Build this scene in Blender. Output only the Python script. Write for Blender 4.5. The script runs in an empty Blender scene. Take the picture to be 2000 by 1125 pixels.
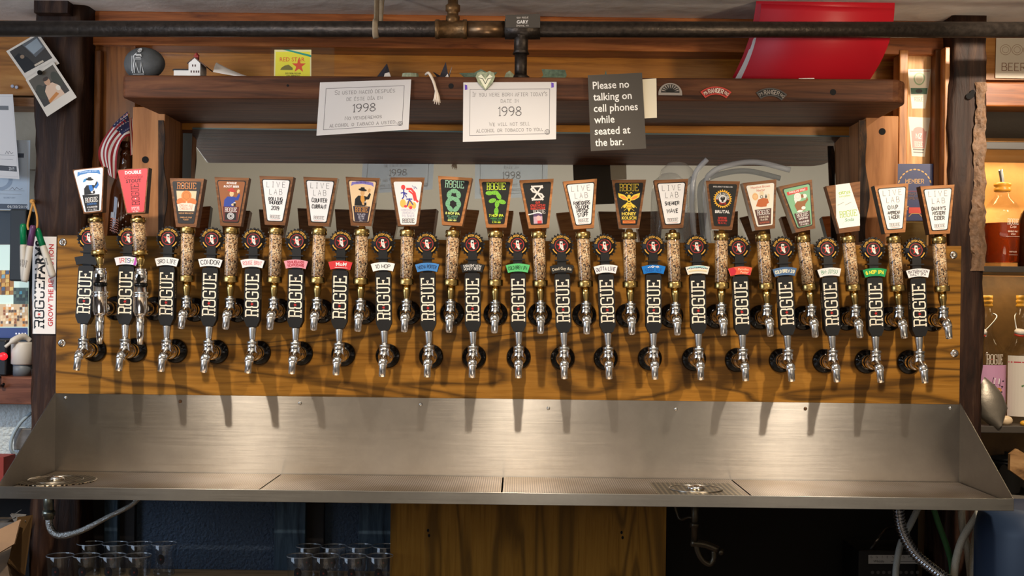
import bpy, math, random
from mathutils import Vector, Matrix
random.seed(7)
PI = math.pi
SC = bpy.context.scene
COL = SC.collection

# ---------------------------------------------------------------- camera
CX, CY, F, D, HZ = 1012.0, 600.0, 2400.0, 3.0, 1.35      # vanishing point, focal length (px), distance, eye height
ROLL = math.radians(0.7)
cd = bpy.data.cameras.new('camera'); cam = bpy.data.objects.new('camera', cd); COL.objects.link(cam)
ca, sa = math.cos(ROLL), math.sin(ROLL)
cam.matrix_world = Matrix(((ca, -sa, 0, 0), (0, 0, -1, -D), (sa, ca, 0, HZ), (0, 0, 0, 1)))
cd.sensor_width = 36; cd.lens = 36*F/2000
cd.shift_x = (1000-CX)/2000; cd.shift_y = (CY-562.5)/2000
cd.clip_start = 0.05
SC.camera = cam

# ---------------------------------------------------------------- world, lights, exposure
w = bpy.data.worlds.new('world'); SC.world = w; w.use_nodes = True
w.node_tree.nodes['Background'].inputs[0].default_value = (1.0, 0.86, 0.72, 1)
w.node_tree.nodes['Background'].inputs[1].default_value = 0.10
SC.view_settings.view_transform = 'Standard'; SC.view_settings.look = 'None'
SC.view_settings.gamma = 1; SC.view_settings.use_curve_mapping = False
SC.view_settings.exposure = 0.08

def aim(o, to):
    o.rotation_euler = (Vector(to)-o.location).to_track_quat('-Z', 'Y').to_euler()
def area(name, loc, to, sx, sy, power, col):
    l = bpy.data.lights.new(name, 'AREA'); l.shape = 'RECTANGLE'; l.size = sx; l.size_y = sy
    l.energy = power; l.color = col
    o = bpy.data.objects.new(name, l); COL.objects.link(o); o.location = loc; aim(o, to); return o
def spot(name, loc, to, power, col, ang=75, blend=.6, r=.03):
    l = bpy.data.lights.new(name, 'SPOT'); l.energy = power; l.color = col
    l.spot_size = math.radians(ang); l.spot_blend = blend; l.shadow_soft_size = r
    o = bpy.data.objects.new(name, l); COL.objects.link(o); o.location = loc; aim(o, to); return o
WARM = (1.0, .87, .70)
spot('track_spot', (-1.04, -1.2, 2.45), (-.86, 0, .60), 112, WARM, 62, 1.0)
spot('track_spot', (0.0, -1.2, 2.45), (0.0, 0, .60), 112, WARM, 62, 1.0)
spot('track_spot', (1.05, -1.2, 2.45), (.92, 0, .62), 122, WARM, 62, 1.0)
spot('track_spot', (1.62, -1.2, 2.37), (1.20, .12, 1.92), 150, WARM, 30, .7)
area('window_daylight', (-2.7, -1.6, 1.55), (-.3, 0, 1.25), 1.4, 1.1, 26, (.62, .78, 1.0))
area('room_ceiling_fill', (0.2, -2.1, 2.70), (0.2, -2.0, 0), 2.6, .9, 9, (1.0, .86, .70))  # unseen soft fill added overhead
area('rear_fill_light', (0.4, -5.5, 1.45), (0.3, 0, 1.5), 3.4, 1.3, 5, (1.0, .90, .78))  # fill added behind the camera for frontal light on soffit and chrome
area('ceiling_wash_fill', (0.3, -4.3, 0.80), (0.3, -4.3, 2.75), 4.6, 1.8, 44, (1.0, .90, .78))  # unseen upward fill, added to brighten the ceiling the mirror reflects
for ux, uc in ((-1.0, (.95, .93, .95)), (0.1, (1.0, .90, .78)), (1.2, (1.0, .84, .62))):
    spot('soffit_fill_spot', (ux, -1.05, .80), (ux, -.16, 2.085), 12, uc, 78, .9, .22)  # low unseen spots added to lift the soffit
spot('upper_fill_spot', (-1.55, -1.75, 1.78), (-.45, 0, 2.085), 58, (1.0, .93, .86), 44, .9, .12)  # pair of unseen side spots added to brighten soffit and upper wall
spot('upper_fill_spot', (1.65, -1.75, 1.78), (.55, 0, 2.085), 68, (1.0, .82, .58), 44, .9, .12)

# ---------------------------------------------------------------- geometry helpers
def P(px, py, Y):
    u, v, d = px-CX, CY-py, D+Y
    return Vector(((u*ca-v*sa)*d/F, Y, HZ+(u*sa+v*ca)*d/F))
FACE = Matrix.Rotation(PI/2, 4, 'X')
MM = Matrix.Scale(.001, 4)
ORIG = {}

def lin(c):
    c = c/255.0
    return c/12.92 if c <= .04045 else ((c+.055)/1.055)**2.4
def rgb(r, g, b): return (lin(r), lin(g), lin(b), 1)

class MB:
    """collects shapes for ONE mesh"""
    def __init__(s, M=None, f=None):
        s.v = []; s.fc = []; s.fm = []; s.fs = []; s.mats = []; s.mi = 0; s.M = M; s.f = f; s.z = 0.0; s.sm = False
    def mat(s, m):
        if m not in s.mats: s.mats.append(m)
        s.mi = s.mats.index(m); return s
    def p(s, co):
        co = Vector(co)
        if s.f: co = s.f(co)
        if s.M: co = s.M @ co
        s.v.append(co); return len(s.v)-1
    def face(s, idx, sm=None):
        s.fc.append(tuple(idx)); s.fm.append(s.mi); s.fs.append(s.sm if sm is None else sm)
    def quad(s, a, b, c, d, sm=None): s.face([s.p(a), s.p(b), s.p(c), s.p(d)], sm)
    def box(s, x0, x1, y0, y1, z0, z1):
        i = [s.p(q) for q in ((x0,y0,z0),(x1,y0,z0),(x1,y1,z0),(x0,y1,z0),(x0,y0,z1),(x1,y0,z1),(x1,y1,z1),(x0,y1,z1))]
        for q in ((3,2,1,0),(4,5,6,7),(0,1,5,4),(1,2,6,5),(2,3,7,6),(3,0,4,7)): s.face([i[k] for k in q], False)
        return s
    def hexa(s, b, t):
        i = [s.p(q) for q in list(b)+list(t)]
        for q in ((3,2,1,0),(4,5,6,7),(0,1,5,4),(1,2,6,5),(2,3,7,6),(3,0,4,7)): s.face([i[k] for k in q], False)
        return s
    def prism(s, pts, z0, z1, sm=False):
        """2D polygon (x,y) ccw, extruded along local z"""
        n = len(pts); a = [s.p((x, y, z0)) for x, y in pts]; b = [s.p((x, y, z1)) for x, y in pts]
        s.face(a[::-1], False); s.face(b, False)
        for k in range(n): s.face([a[k], a[(k+1) % n], b[(k+1) % n], b[k]], sm)
        return s
    def lathe(s, prof, c=(0,0,0), axis=(0,0,1), n=24, cap=True, e=1.0):
        """profile [(radius, height)] turned about axis through c"""
        ax = Vector(axis).normalized(); c = Vector(c)
        t = Vector((1,0,0)) if abs(ax.x) < .8 else Vector((0,1,0))
        u = (t-ax*t.dot(ax)).normalized(); w_ = ax.cross(u); rings = []
        for r, h in prof:
            rings.append([s.p(c+ax*h+(u*math.cos(2*PI*k/n)+w_*math.sin(2*PI*k/n)*e)*r) for k in range(n)])
        for a, b in zip(rings, rings[1:]):
            for k in range(n): s.face([a[k], a[(k+1) % n], b[(k+1) % n], b[k]], True)
        if cap:
            s.face(rings[0][::-1], False); s.face(rings[-1], False)
        return s
    def tube(s, pts, r, n=10, cap=True, sub=0, e=1.0):
        pts = [Vector(q) for q in pts]
        if sub: pts = smooth(pts, sub)
        rad = r if isinstance(r, (list, tuple)) else [r]*len(pts)
        if len(rad) != len(pts): rad = [rad[min(len(rad)-1, int(k*len(rad)/len(pts)))] for k in range(len(pts))]
        d = (pts[1]-pts[0]).normalized(); u = d.orthogonal().normalized(); rings = []
        for k, q in enumerate(pts):
            t = (pts[min(k+1, len(pts)-1)]-pts[max(k-1, 0)]).normalized()
            u = (u-t*u.dot(t)).normalized(); w_ = t.cross(u)
            rings.append([s.p(q+(u*math.cos(2*PI*j/n)+w_*math.sin(2*PI*j/n)*e)*rad[k]) for j in range(n)])
        for a, b in zip(rings, rings[1:]):
            for j in range(n): s.face([a[j], a[(j+1) % n], b[(j+1) % n], b[j]], True)
        if cap: s.face(rings[0][::-1], False); s.face(rings[-1], False)
        return s
    def ball(s, c, rx, ry, rz, n=16, m=10):
        c = Vector(c); rings = []
        for i in range(1, m):
            a = PI*i/m
            rings.append([s.p(c+Vector((rx*math.sin(a)*math.cos(2*PI*k/n), ry*math.sin(a)*math.sin(2*PI*k/n), rz*math.cos(a)))) for k in range(n)])
        t = s.p(c+Vector((0,0,rz))); b = s.p(c-Vector((0,0,rz)))
        for a_, b_ in zip(rings, rings[1:]):
            for k in range(n): s.face([a_[k], b_[k], b_[(k+1) % n], a_[(k+1) % n]], True)
        for k in range(n):
            s.face([t, rings[0][k], rings[0][(k+1) % n]], True); s.face([rings[-1][k], b, rings[-1][(k+1) % n]], True)
        return s
    # ---- flat printing in local x,y; every call lies a hair above the last
    def up(s): s.z += .05
    def poly(s, pts):
        s.up(); s.face([s.p((x, y, s.z)) for x, y in pts], False); return s
    def ell(s, cx, cy, rx, ry=None, n=20, rot=0):
        ry = ry or rx; c_, s_ = math.cos(rot), math.sin(rot)
        return s.poly([(cx+rx*math.cos(2*PI*k/n)*c_-ry*math.sin(2*PI*k/n)*s_, cy+rx*math.cos(2*PI*k/n)*s_+ry*math.sin(2*PI*k/n)*c_) for k in range(n)])
    def rect(s, x0, x1, y0, y1, nx=1):
        s.up()
        for k in range(nx):
            a, b = x0+(x1-x0)*k/nx, x0+(x1-x0)*(k+1)/nx
            s.face([s.p((a,y0,s.z)), s.p((b,y0,s.z)), s.p((b,y1,s.z)), s.p((a,y1,s.z))], False)
        return s
    def ring(s, cx, cy, r, wd, a0=0, a1=360, n=36):
        s.up(); full = abs(a1-a0) >= 360; A = []; B = []
        for k in range(n+1):
            t = math.radians(a0+(a1-a0)*k/n)
            A.append(s.p((cx+(r-wd/2)*math.cos(t), cy+(r-wd/2)*math.sin(t), s.z))); B.append(s.p((cx+(r+wd/2)*math.cos(t), cy+(r+wd/2)*math.sin(t), s.z)))
        for k in range(n): s.face([A[k], B[k], B[k+1], A[k+1]], False)
        return s
    def star(s, cx, cy, r, r2=.40, rot=90, n=5):
        return s.poly([(cx+(r if k % 2 == 0 else r*r2)*math.cos(math.radians(rot+k*180/n)), cy+(r if k % 2 == 0 else r*r2)*math.sin(math.radians(rot+k*180/n))) for k in range(2*n)])
    def line(s, pts, wd, closed=False, lift=True):
        if lift: s.up()
        q = [Vector((a, b)) for a, b in pts]; n = len(q)
        if closed: q = q+[q[0], q[1]]
        L = []; R = []
        m = len(q)
        for k in range(m):
            d0 = (q[k]-q[k-1]) if k > 0 else None; d1 = (q[k+1]-q[k]) if k < m-1 else None
            if closed and k == 0: d0 = q[0]-q[-3] if len(q) > 3 else None
            da = (d0 or d1).normalized() if (d0 or d1).length > 0 else Vector((1, 0))
            db = (d1 or d0).normalized() if (d1 or d0).length > 0 else da
            t = da+db
            t = t.normalized() if t.length > 1e-6 else da
            nn = Vector((-t.y, t.x)); cs = max(.5, nn.dot(Vector((-da.y, da.x))))
            o = nn*(wd/2/cs)
            L.append(s.p((q[k].x+o.x, q[k].y+o.y, s.z))); R.append(s.p((q[k].x-o.x, q[k].y-o.y, s.z)))
        for k in range(m-2 if closed else m-1): s.face([R[k], R[k+1], L[k+1], L[k]], False)
        return s
    def frame(s, x0, x1, y0, y1, wd): return s.line([(x0,y0),(x1,y0),(x1,y1),(x0,y1)], wd, True)
    def pen(s, text, cx, cy, h, wd=None, fit=None, serif=0, jit=0, gap=1.5, rot=0, slant=0, arc=None):
        """single-stroke lettering, lower case as small capitals; h = capital height"""
        wd = wd or h*.12; x = 0; strokes = []
        for ch in text:
            if ch == ' ': x += 3.2; continue
            k = .78 if ch.islower() else 1.0
            g = PEN.get(ch.upper())
            if g is None: continue
            jy = random.uniform(-jit, jit); mx = 0
            for st in g:
                pts = [(x+a*k+random.uniform(-jit, jit)*.6, b*k+jy+random.uniform(-jit, jit)*.6) for a, b in st]
                strokes.append(pts); mx = max(mx, max(a for a, b in st)*k)
                if serif:
                    for e, o in ((0, 1), (-1, -2)):
                        dx = abs(pts[e][0]-pts[o][0]); dy = abs(pts[e][1]-pts[o][1])
                        if dy > dx*1.2 and len(pts) <= 3: strokes.append([(pts[e][0]-serif*k, pts[e][1]), (pts[e][0]+serif*k, pts[e][1])])
            x += mx+gap
        tot = max(.1, x-gap); u = h/6.0; ux = min(u, fit/tot) if fit else u
        c_, s_ = math.cos(rot), math.sin(rot); s.up()
        for pts in strokes:
            q = []
            for a, b in pts:
                X, Y = (a-tot/2)*ux+slant*(b-3)*u, (b-3)*u
                if arc: # arc = (cx, cy, radius, mid angle): text runs clockwise over the top
                    t = math.radians(arc[3])-X/arc[2]; q.append((arc[0]+(arc[2]+Y)*math.cos(t), arc[1]+(arc[2]+Y)*math.sin(t)))
                else: q.append((cx+X*c_-Y*s_, cy+X*s_+Y*c_))
            s.line(q, wd, lift=False)
        return s
    def type(s, text, cx, cy, h, fit=None, bold=0.0, rot=0, slant=0, align='C'):
        """Blender's own typeface; h = capital height"""
        vs, fs, wdt = glyphs(text, bold); k = h/.73; kx = min(k, fit/wdt) if fit and wdt > 0 else k
        s.up(); c_, s_ = math.cos(rot), math.sin(rot); off = wdt/2 if align == 'C' else 0; ids = []
        for a, b in vs:
            X, Y = (a-off)*kx+slant*b*k, b*k-h/2
            ids.append(s.p((cx+X*c_-Y*s_, cy+X*s_+Y*c_, s.z)))
        for f_ in fs: s.face([ids[i] for i in f_], False)
        return s
    def slab(s, cx, cy, wd, h, rot=0, star=None, st=.15):
        """the five-letter slab lettering of the tap house"""
        c_, s_ = math.cos(rot), math.sin(rot); cw = wd/5.0; ink_ = s.mats[s.mi]; s.up()
        for k in range(5):
            for pts in SLAB[k]:
                q = []
                for a, b in pts:
                    X, Y = -wd/2+k*cw+(a*.92+.04)*cw, (b-.5)*(h-st*cw*.8)
                    q.append((cx+X*c_-Y*s_, cy+X*s_+Y*c_))
                s.line(q, st*min(cw, h*.66), lift=False)
        if star:
            X = -wd/2+1.5*cw; s.mat(star); s.star(cx+X*c_, cy+X*s_, cw*.22, rot=90+math.degrees(rot)); s.mat(ink_)
        return s
    # ---- finish
    def mesh(s, name, origin=Vector((0,0,0))):
        me = bpy.data.meshes.new(name)
        me.from_pydata([q-origin for q in s.v], [], s.fc)
        for m in s.mats: me.materials.append(m)
        me.polygons.foreach_set('material_index', s.fm); me.polygons.foreach_set('use_smooth', s.fs)
        me.validate(); me.update(); return me
    def build(s, name, m=None, parent=None, bevel=0, subd=0):
        if m is not None: s.mats = [m]+s.mats[1:] if s.mats else [m]
        if parent is None:
            xs = [q.x for q in s.v]; ys = [q.y for q in s.v]; zs = [q.z for q in s.v]
            o = Vector(((min(xs)+max(xs))/2, (min(ys)+max(ys))/2, min(zs)))
        else: o = ORIG[parent.name]
        ob = bpy.data.objects.new(name, s.mesh(name, o)); COL.objects.link(ob); ORIG[ob.name] = o
        if parent is None: ob.location = o
        else: ob.parent = parent
        if bevel:
            b = ob.modifiers.new('bevel', 'BEVEL'); b.width = bevel; b.segments = 2; b.limit_method = 'ANGLE'
        if subd:
            b = ob.modifiers.new('sub', 'SUBSURF'); b.levels = subd; b.render_levels = subd
        return ob

def smooth(pts, sub):
    out = []
    for i in range(len(pts)-1):
        p0, p1, p2, p3 = pts[max(i-1,0)], pts[i], pts[i+1], pts[min(i+2,len(pts)-1)]
        for k in range(sub):
            t = k/sub
            out.append(.5*((2*p1)+(p2-p0)*t+(2*p0-5*p1+4*p2-p3)*t*t+(3*p1-p0-3*p2+p3)*t**3))
    out.append(pts[-1]); return out

_G = {}
def glyphs(text, bold):
    key = (text, bold)
    if key in _G: return _G[key]
    c = bpy.data.curves.new('type', 'FONT'); c.body = text; c.resolution_u = 2; c.offset = bold
    o = bpy.data.objects.new('type', c); COL.objects.link(o)
    me = bpy.data.meshes.new_from_object(o.evaluated_get(bpy.context.evaluated_depsgraph_get()))
    vs = [(q.co.x, q.co.y) for q in me.vertices]; fs = [tuple(q.vertices) for q in me.polygons]
    xs = [a for a, b in vs] or [0]; x0 = min(xs); vs = [(a-x0, b) for a, b in vs]; wdt = max(xs)-x0
    bpy.data.objects.remove(o); bpy.data.curves.remove(c); bpy.data.meshes.remove(me)
    _G[key] = (vs, fs, wdt); return _G[key]

def _pen():
    d = {}
    src = """A 0,0 2,6 4,0;.8,2.2 3.2,2.2|B 0,0 0,6 2.6,6 3.6,5.2 3.6,4 2.6,3.2 0,3.2;2.6,3.2 4,2.4 4,.8 2.8,0 0,0|C 4,4.9 3,6 1.2,6 0,4.6 0,1.4 1.2,0 3,0 4,1.1
D 0,0 0,6 2.2,6 4,4.4 4,1.6 2.2,0 0,0|E 3.6,6 0,6 0,0 3.6,0;0,3.1 2.8,3.1|F 3.6,6 0,6 0,0;0,3.1 2.8,3.1|G 4,4.9 3,6 1.2,6 0,4.6 0,1.4 1.2,0 3,0 4,1.1 4,2.7 2.4,2.7
H 0,0 0,6;4,0 4,6;0,3 4,3|I 1,0 1,6;0,0 2,0;0,6 2,6|J 3,6 3,1.2 2,0 .8,0 0,1.2|K 0,0 0,6;3.8,6 0,2.4;1.3,3.5 4,0|L 0,6 0,0 3.4,0|M 0,0 0,6 2.2,2.4 4.4,6 4.4,0|N 0,0 0,6 4,0 4,6
O 1.2,0 0,1.4 0,4.6 1.2,6 2.8,6 4,4.6 4,1.4 2.8,0 1.2,0|P 0,0 0,6 2.6,6 3.8,5.1 3.8,3.8 2.6,2.9 0,2.9|Q 1.2,0 0,1.4 0,4.6 1.2,6 2.8,6 4,4.6 4,1.4 2.8,0 1.2,0;2.4,1.6 4.2,-.4
R 0,0 0,6 2.6,6 3.8,5.1 3.8,3.9 2.6,3 0,3;1.9,3 4,0|S 3.8,5 2.8,6 1.1,6 0,5 0,4 .9,3.2 2.9,2.8 3.9,2 3.9,1 2.8,0 1,0 0,1|T 2,0 2,6;0,6 4,6|U 0,6 0,1.4 1.2,0 2.8,0 4,1.4 4,6|V 0,6 2,0 4,6
W 0,6 1.3,0 2.6,4.6 3.9,0 5.2,6|X 0,0 4,6;0,6 4,0|Y 0,6 2,3 4,6;2,3 2,0|Z 0,6 4,6 0,0 4,0|0 1.2,0 0,1.4 0,4.6 1.2,6 2.4,6 3.6,4.6 3.6,1.4 2.4,0 1.2,0|1 0,4.8 1.2,6 1.2,0
2 0,4.8 1,6 2.6,6 3.6,5 3.6,3.8 0,0 3.8,0|3 0,5.2 1,6 2.6,6 3.5,5.1 3.5,4 2.5,3.2 1.4,3.2;2.5,3.2 3.7,2.2 3.7,1 2.6,0 1,0 0,.9|4 2.8,0 2.8,6 0,2 4,2|5 3.5,6 .4,6 .2,3.4 2.4,3.6 3.7,2.4 3.7,1.2 2.5,0 .9,0 0,.8
6 3.3,5.5 2.2,6 .9,5.4 0,3.6 0,1.4 1,0 2.6,0 3.6,1.2 3.6,2.3 2.6,3.4 1,3.2 0,2|7 0,6 3.8,6 1.4,0|8 1.8,3.2 .3,4.1 .3,5.2 1.3,6 2.4,6 3.3,5.2 3.3,4.1 1.8,3.2 0,2.1 0,.9 1.1,0 2.6,0 3.7,.9 3.7,2.1 1.8,3.2
9 3.6,4 2.6,2.8 1,2.8 0,3.9 0,5 1,6 2.6,6 3.6,4.8 3.6,2.6 2.6,.6 1.2,0|. .2,0 .5,.5|' .3,6 .1,4.6|/ 0,0 2.6,6|- 0,3 2,3|, .5,.6 .1,-.9|% 0,0 4,6;.2,5 1,5.6 1.4,5;2.8,.8 3.4,1.2 3.8,.4|: .2,1 .4,1.4;.2,4 .4,4.4
• .4,2.6 1.2,3.4 2,2.6 1.2,1.8 .4,2.6|É 3.6,6 0,6 0,0 3.6,0;0,3.1 2.8,3.1;1.4,6.8 2.6,8|Ó 1.2,0 0,1.4 0,4.6 1.2,6 2.8,6 4,4.6 4,1.4 2.8,0 1.2,0;1.6,6.8 2.8,8|Í 1,0 1,6;0,0 2,0;0,6 2,6;.6,6.8 1.8,8"""
    for row in src.split('\n'):
        for g in row.split('|'):
            ch, rest = g[0], g[2:]
            d[ch] = [[tuple(float(t) for t in q.split(',')) for q in st.split(' ')] for st in rest.split(';')]
    return d
PEN = _pen()
SLAB = [
 [[(.2,0),(.2,1)],[(0,1),(.72,1),(.88,.93),(.88,.6),(.72,.53),(.2,.53)],[(.62,.53),(.78,.44),(.78,0)],[(0,0),(.42,0)],[(.6,0),(1,0)]],
 [[(.28,1),(.72,1),(.9,.92),(.9,.60),(.84,.55),(.84,.45),(.9,.40),(.9,.08),(.72,0),(.28,0),(.1,.08),(.1,.40),(.16,.45),(.16,.55),(.1,.60),(.1,.92),(.28,1)]],
 [[(.9,.7),(.9,.92),(.72,1),(.28,1),(.1,.92),(.1,.08),(.28,0),(.72,0),(.9,.08),(.9,.46),(.5,.46)]],
 [[(.2,1),(.2,.08),(.36,0),(.66,0),(.82,.08),(.82,1)],[(0,1),(.4,1)],[(.62,1),(1,1)]],
 [[(.2,0),(.2,1)],[(0,1),(.92,1),(.92,.78)],[(0,0),(.92,0),(.92,.22)],[(.2,.5),(.6,.5)],[(.6,.6),(.6,.4)]]]

# ---------------------------------------------------------------- materials
_M = {}
def nt(name):
    m = bpy.data.materials.new(name); m.use_nodes = True
    return m, m.node_tree, m.node_tree.nodes, m.node_tree.nodes['Principled BSDF']
def plain(name, col, rough=.5, metal=0, bump=0, bscale=60, coat=0, spec=None, vary=0, emit=None, trans=0, ior=1.45, alpha=1, aniso=0):
    if name in _M: return _M[name]
    m, t, N, b = nt(name); L = t.links
    b.inputs['Base Color'].default_value = col; b.inputs['Roughness'].default_value = rough; b.inputs['Metallic'].default_value = metal
    b.inputs['Coat Weight'].default_value = coat; b.inputs['IOR'].default_value = ior
    if spec is not None: b.inputs['Specular IOR Level'].default_value = spec
    if trans: b.inputs['Transmission Weight'].default_value = trans
    if emit: b.inputs['Emission Color'].default_value = col; b.inputs['Emission Strength'].default_value = emit
    if bump or vary:
        tc = N.new('ShaderNodeTexCoord'); nz = N.new('ShaderNodeTexNoise'); nz.inputs['Scale'].default_value = bscale; nz.inputs['Detail'].default_value = 5
        L.new(tc.outputs['Object'], nz.inputs['Vector'])
        if bump:
            bp = N.new('ShaderNodeBump'); bp.inputs['Strength'].default_value = bump; bp.inputs['Distance'].default_value = .01
            L.new(nz.outputs['Fac'], bp.inputs['Height']); L.new(bp.outputs['Normal'], b.inputs['Normal'])
        if vary:
            cr = N.new('ShaderNodeValToRGB'); L.new(nz.outputs['Fac'], cr.inputs[0])
            cr.color_ramp.elements[0].position = .3; cr.color_ramp.elements[1].position = .7
            cr.color_ramp.elements[0].color = tuple(c*(1-vary) for c in col[:3])+(1,); cr.color_ramp.elements[1].color = tuple(min(1, c*(1+vary)) for c in col[:3])+(1,)
            L.new(cr.outputs[0], b.inputs['Base Color'])
    _M[name] = m; return m
def ink(r, g, b_):
    if max(r, g, b_) < 48: r, g, b_ = int(r*.6), int(g*.6), int(b_*.6)
    return plain('print_%d_%d_%d' % (r, g, b_), rgb(r, g, b_), .42)
def wood(name, dark, mid, light, axis='X', scale=6, stretch=14, rough=.45, bump=.12, rings=0, coat=0, pos=(.3,.5,.7), stain=0):
    """procedural timber, grain along axis; rings > 0 adds the contour figure of plywood"""
    if name in _M: return _M[name]
    m, t, N, b = nt(name); L = t.links
    tc = N.new('ShaderNodeTexCoord'); mp = N.new('ShaderNodeMapping'); L.new(tc.outputs['Object'], mp.inputs[0])
    s = [stretch]*3; s['XYZ'.index(axis)] = 1.0; mp.inputs['Scale'].default_value = s
    nz = N.new('ShaderNodeTexNoise'); nz.inputs['Scale'].default_value = scale; nz.inputs['Detail'].default_value = 7; nz.inputs['Distortion'].default_value = .6
    nz.inputs['Roughness'].default_value = .62
    L.new(mp.outputs[0], nz.inputs['Vector'])
    cr = N.new('ShaderNodeValToRGB'); e = cr.color_ramp.elements; e[0].position = pos[0]; e[1].position = pos[2]
    e[0].color = dark; e[1].color = light; k = e.new(pos[1]); k.color = mid
    L.new(nz.outputs['Fac'], cr.inputs[0]); out = cr.outputs[0]
    if rings:
        mp2 = N.new('ShaderNodeMapping'); s2 = [rings]*3; s2['XYZ'.index(axis)] = rings*.16; mp2.inputs['Scale'].default_value = s2
        L.new(tc.outputs['Object'], mp2.inputs[0])
        n2 = N.new('ShaderNodeTexNoise'); n2.inputs['Scale'].default_value = 1.0; n2.inputs['Detail'].default_value = 2.5; n2.inputs['Distortion'].default_value = .5
        L.new(mp2.outputs[0], n2.inputs['Vector'])
        ml = N.new('ShaderNodeMath'); ml.operation = 'MULTIPLY'; ml.inputs[1].default_value = 9; L.new(n2.outputs['Fac'], ml.inputs[0])
        fr = N.new('ShaderNodeMath'); fr.operation = 'PINGPONG'; fr.inputs[1].default_value = .5; L.new(ml.outputs[0], fr.inputs[0])
        ad = N.new('ShaderNodeMath'); ad.operation = 'MULTIPLY_ADD'; ad.inputs[1].default_value = .55; ad.inputs[2].default_value = 0; L.new(nz.outputs['Fac'], ad.inputs[0])
        su = N.new('ShaderNodeMath'); su.operation = 'SUBTRACT'; L.new(ad.outputs[0], su.inputs[0]); L.new(fr.outputs[0], su.inputs[1])
        c2 = N.new('ShaderNodeValToRGB'); c2.color_ramp.elements[0].position = .04; c2.color_ramp.elements[0].color = (0,0,0,1)
        c2.color_ramp.elements[1].position = .26; c2.color_ramp.elements[1].color = (stain,)*3+(1,); L.new(su.outputs[0], c2.inputs[0])
        mx = N.new('ShaderNodeMix'); mx.data_type = 'RGBA'; L.new(c2.outputs[0], mx.inputs['Factor']); L.new(out, mx.inputs['A']); mx.inputs['B'].default_value = dark
        out = mx.outputs['Result']
    b.inputs['Specular IOR Level'].default_value = .22
    L.new(out, b.inputs['Base Color']); b.inputs['Roughness'].default_value = rough; b.inputs['Coat Weight'].default_value = coat; b.inputs['Coat Roughness'].default_value = .25
    if bump:
        bp = N.new('ShaderNodeBump'); bp.inputs['Strength'].default_value = bump; bp.inputs['Distance'].default_value = .006
        L.new(nz.outputs['Fac'], bp.inputs['Height']); L.new(bp.outputs['Normal'], b.inputs['Normal'])
    _M[name] = m; return m
def brushed(name, col, rough, tangent, aniso=.97, stains=True):
    m, t, N, b = nt(name); L = t.links
    b.inputs['Metallic'].default_value = 1; b.inputs['Base Color'].default_value = col
    b.inputs['Anisotropic'].default_value = aniso
    cv = N.new('ShaderNodeCombineXYZ')
    for k in range(3): cv.inputs[k].default_value = tangent[k]
    L.new(cv.outputs[0], b.inputs['Tangent'])
    tc = N.new('ShaderNodeTexCoord'); mp = N.new('ShaderNodeMapping'); L.new(tc.outputs['Object'], mp.inputs[0]); mp.inputs['Scale'].default_value = (3, 3, 160)
    nz = N.new('ShaderNodeTexNoise'); nz.inputs['Scale'].default_value = 3; nz.inputs['Detail'].default_value = 4; L.new(mp.outputs[0], nz.inputs['Vector'])
    mr = N.new('ShaderNodeMapRange'); mr.inputs['To Min'].default_value = rough-.06; mr.inputs['To Max'].default_value = rough+.06
    L.new(nz.outputs['Fac'], mr.inputs['Value']); L.new(mr.outputs[0], b.inputs['Roughness'])
    if stains:
        n2 = N.new('ShaderNodeTexNoise'); n2.inputs['Scale'].default_value = 5; n2.inputs['Detail'].default_value = 8; n2.inputs['Roughness'].default_value = .7; L.new(tc.outputs['Object'], n2.inputs['Vector'])
        cr = N.new('ShaderNodeValToRGB'); cr.color_ramp.elements[0].position = .35; cr.color_ramp.elements[1].position = .65
        cr.color_ramp.elements[0].color = tuple(c*.82 for c in col[:3])+(1,); cr.color_ramp.elements[1].color = col
        L.new(n2.outputs['Fac'], cr.inputs[0]); L.new(cr.outputs[0], b.inputs['Base Color'])
    _M[name] = m; return m
def holes(name, col, hole, pitch, rough=.35, metal=1, thr=.33, stain=None):
    """sheet metal with a regular punched pattern"""
    m, t, N, b = nt(name); L = t.links
    tc = N.new('ShaderNodeTexCoord'); mp = N.new('ShaderNodeMapping'); L.new(tc.outputs['Object'], mp.inputs[0]); mp.inputs['Scale'].default_value = (1, 1, 0)
    vo = N.new('ShaderNodeTexVoronoi'); vo.inputs['Scale'].default_value = 1/pitch; vo.inputs['Randomness'].default_value = 0; L.new(mp.outputs[0], vo.inputs['Vector'])
    gt = N.new('ShaderNodeMath'); gt.operation = 'LESS_THAN'; gt.inputs[1].default_value = thr; L.new(vo.outputs['Distance'], gt.inputs[0])
    nz = N.new('ShaderNodeTexNoise'); nz.inputs['Scale'].default_value = 4; nz.inputs['Detail'].default_value = 5; L.new(tc.outputs['Object'], nz.inputs['Vector'])
    cr = N.new('ShaderNodeValToRGB'); cr.color_ramp.elements[0].position = .4; cr.color_ramp.elements[1].position = .68
    cr.color_ramp.elements[0].color = col; cr.color_ramp.elements[1].color = stain or col; L.new(nz.outputs['Fac'], cr.inputs[0])
    mx = N.new('ShaderNodeMix'); mx.data_type = 'RGBA'; L.new(gt.outputs[0], mx.inputs['Factor']); L.new(cr.outputs[0], mx.inputs['A']); mx.inputs['B'].default_value = hole
    L.new(mx.outputs['Result'], b.inputs['Base Color']); b.inputs['Metallic'].default_value = metal; b.inputs['Roughness'].default_value = rough
    _M[name] = m; return m
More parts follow.
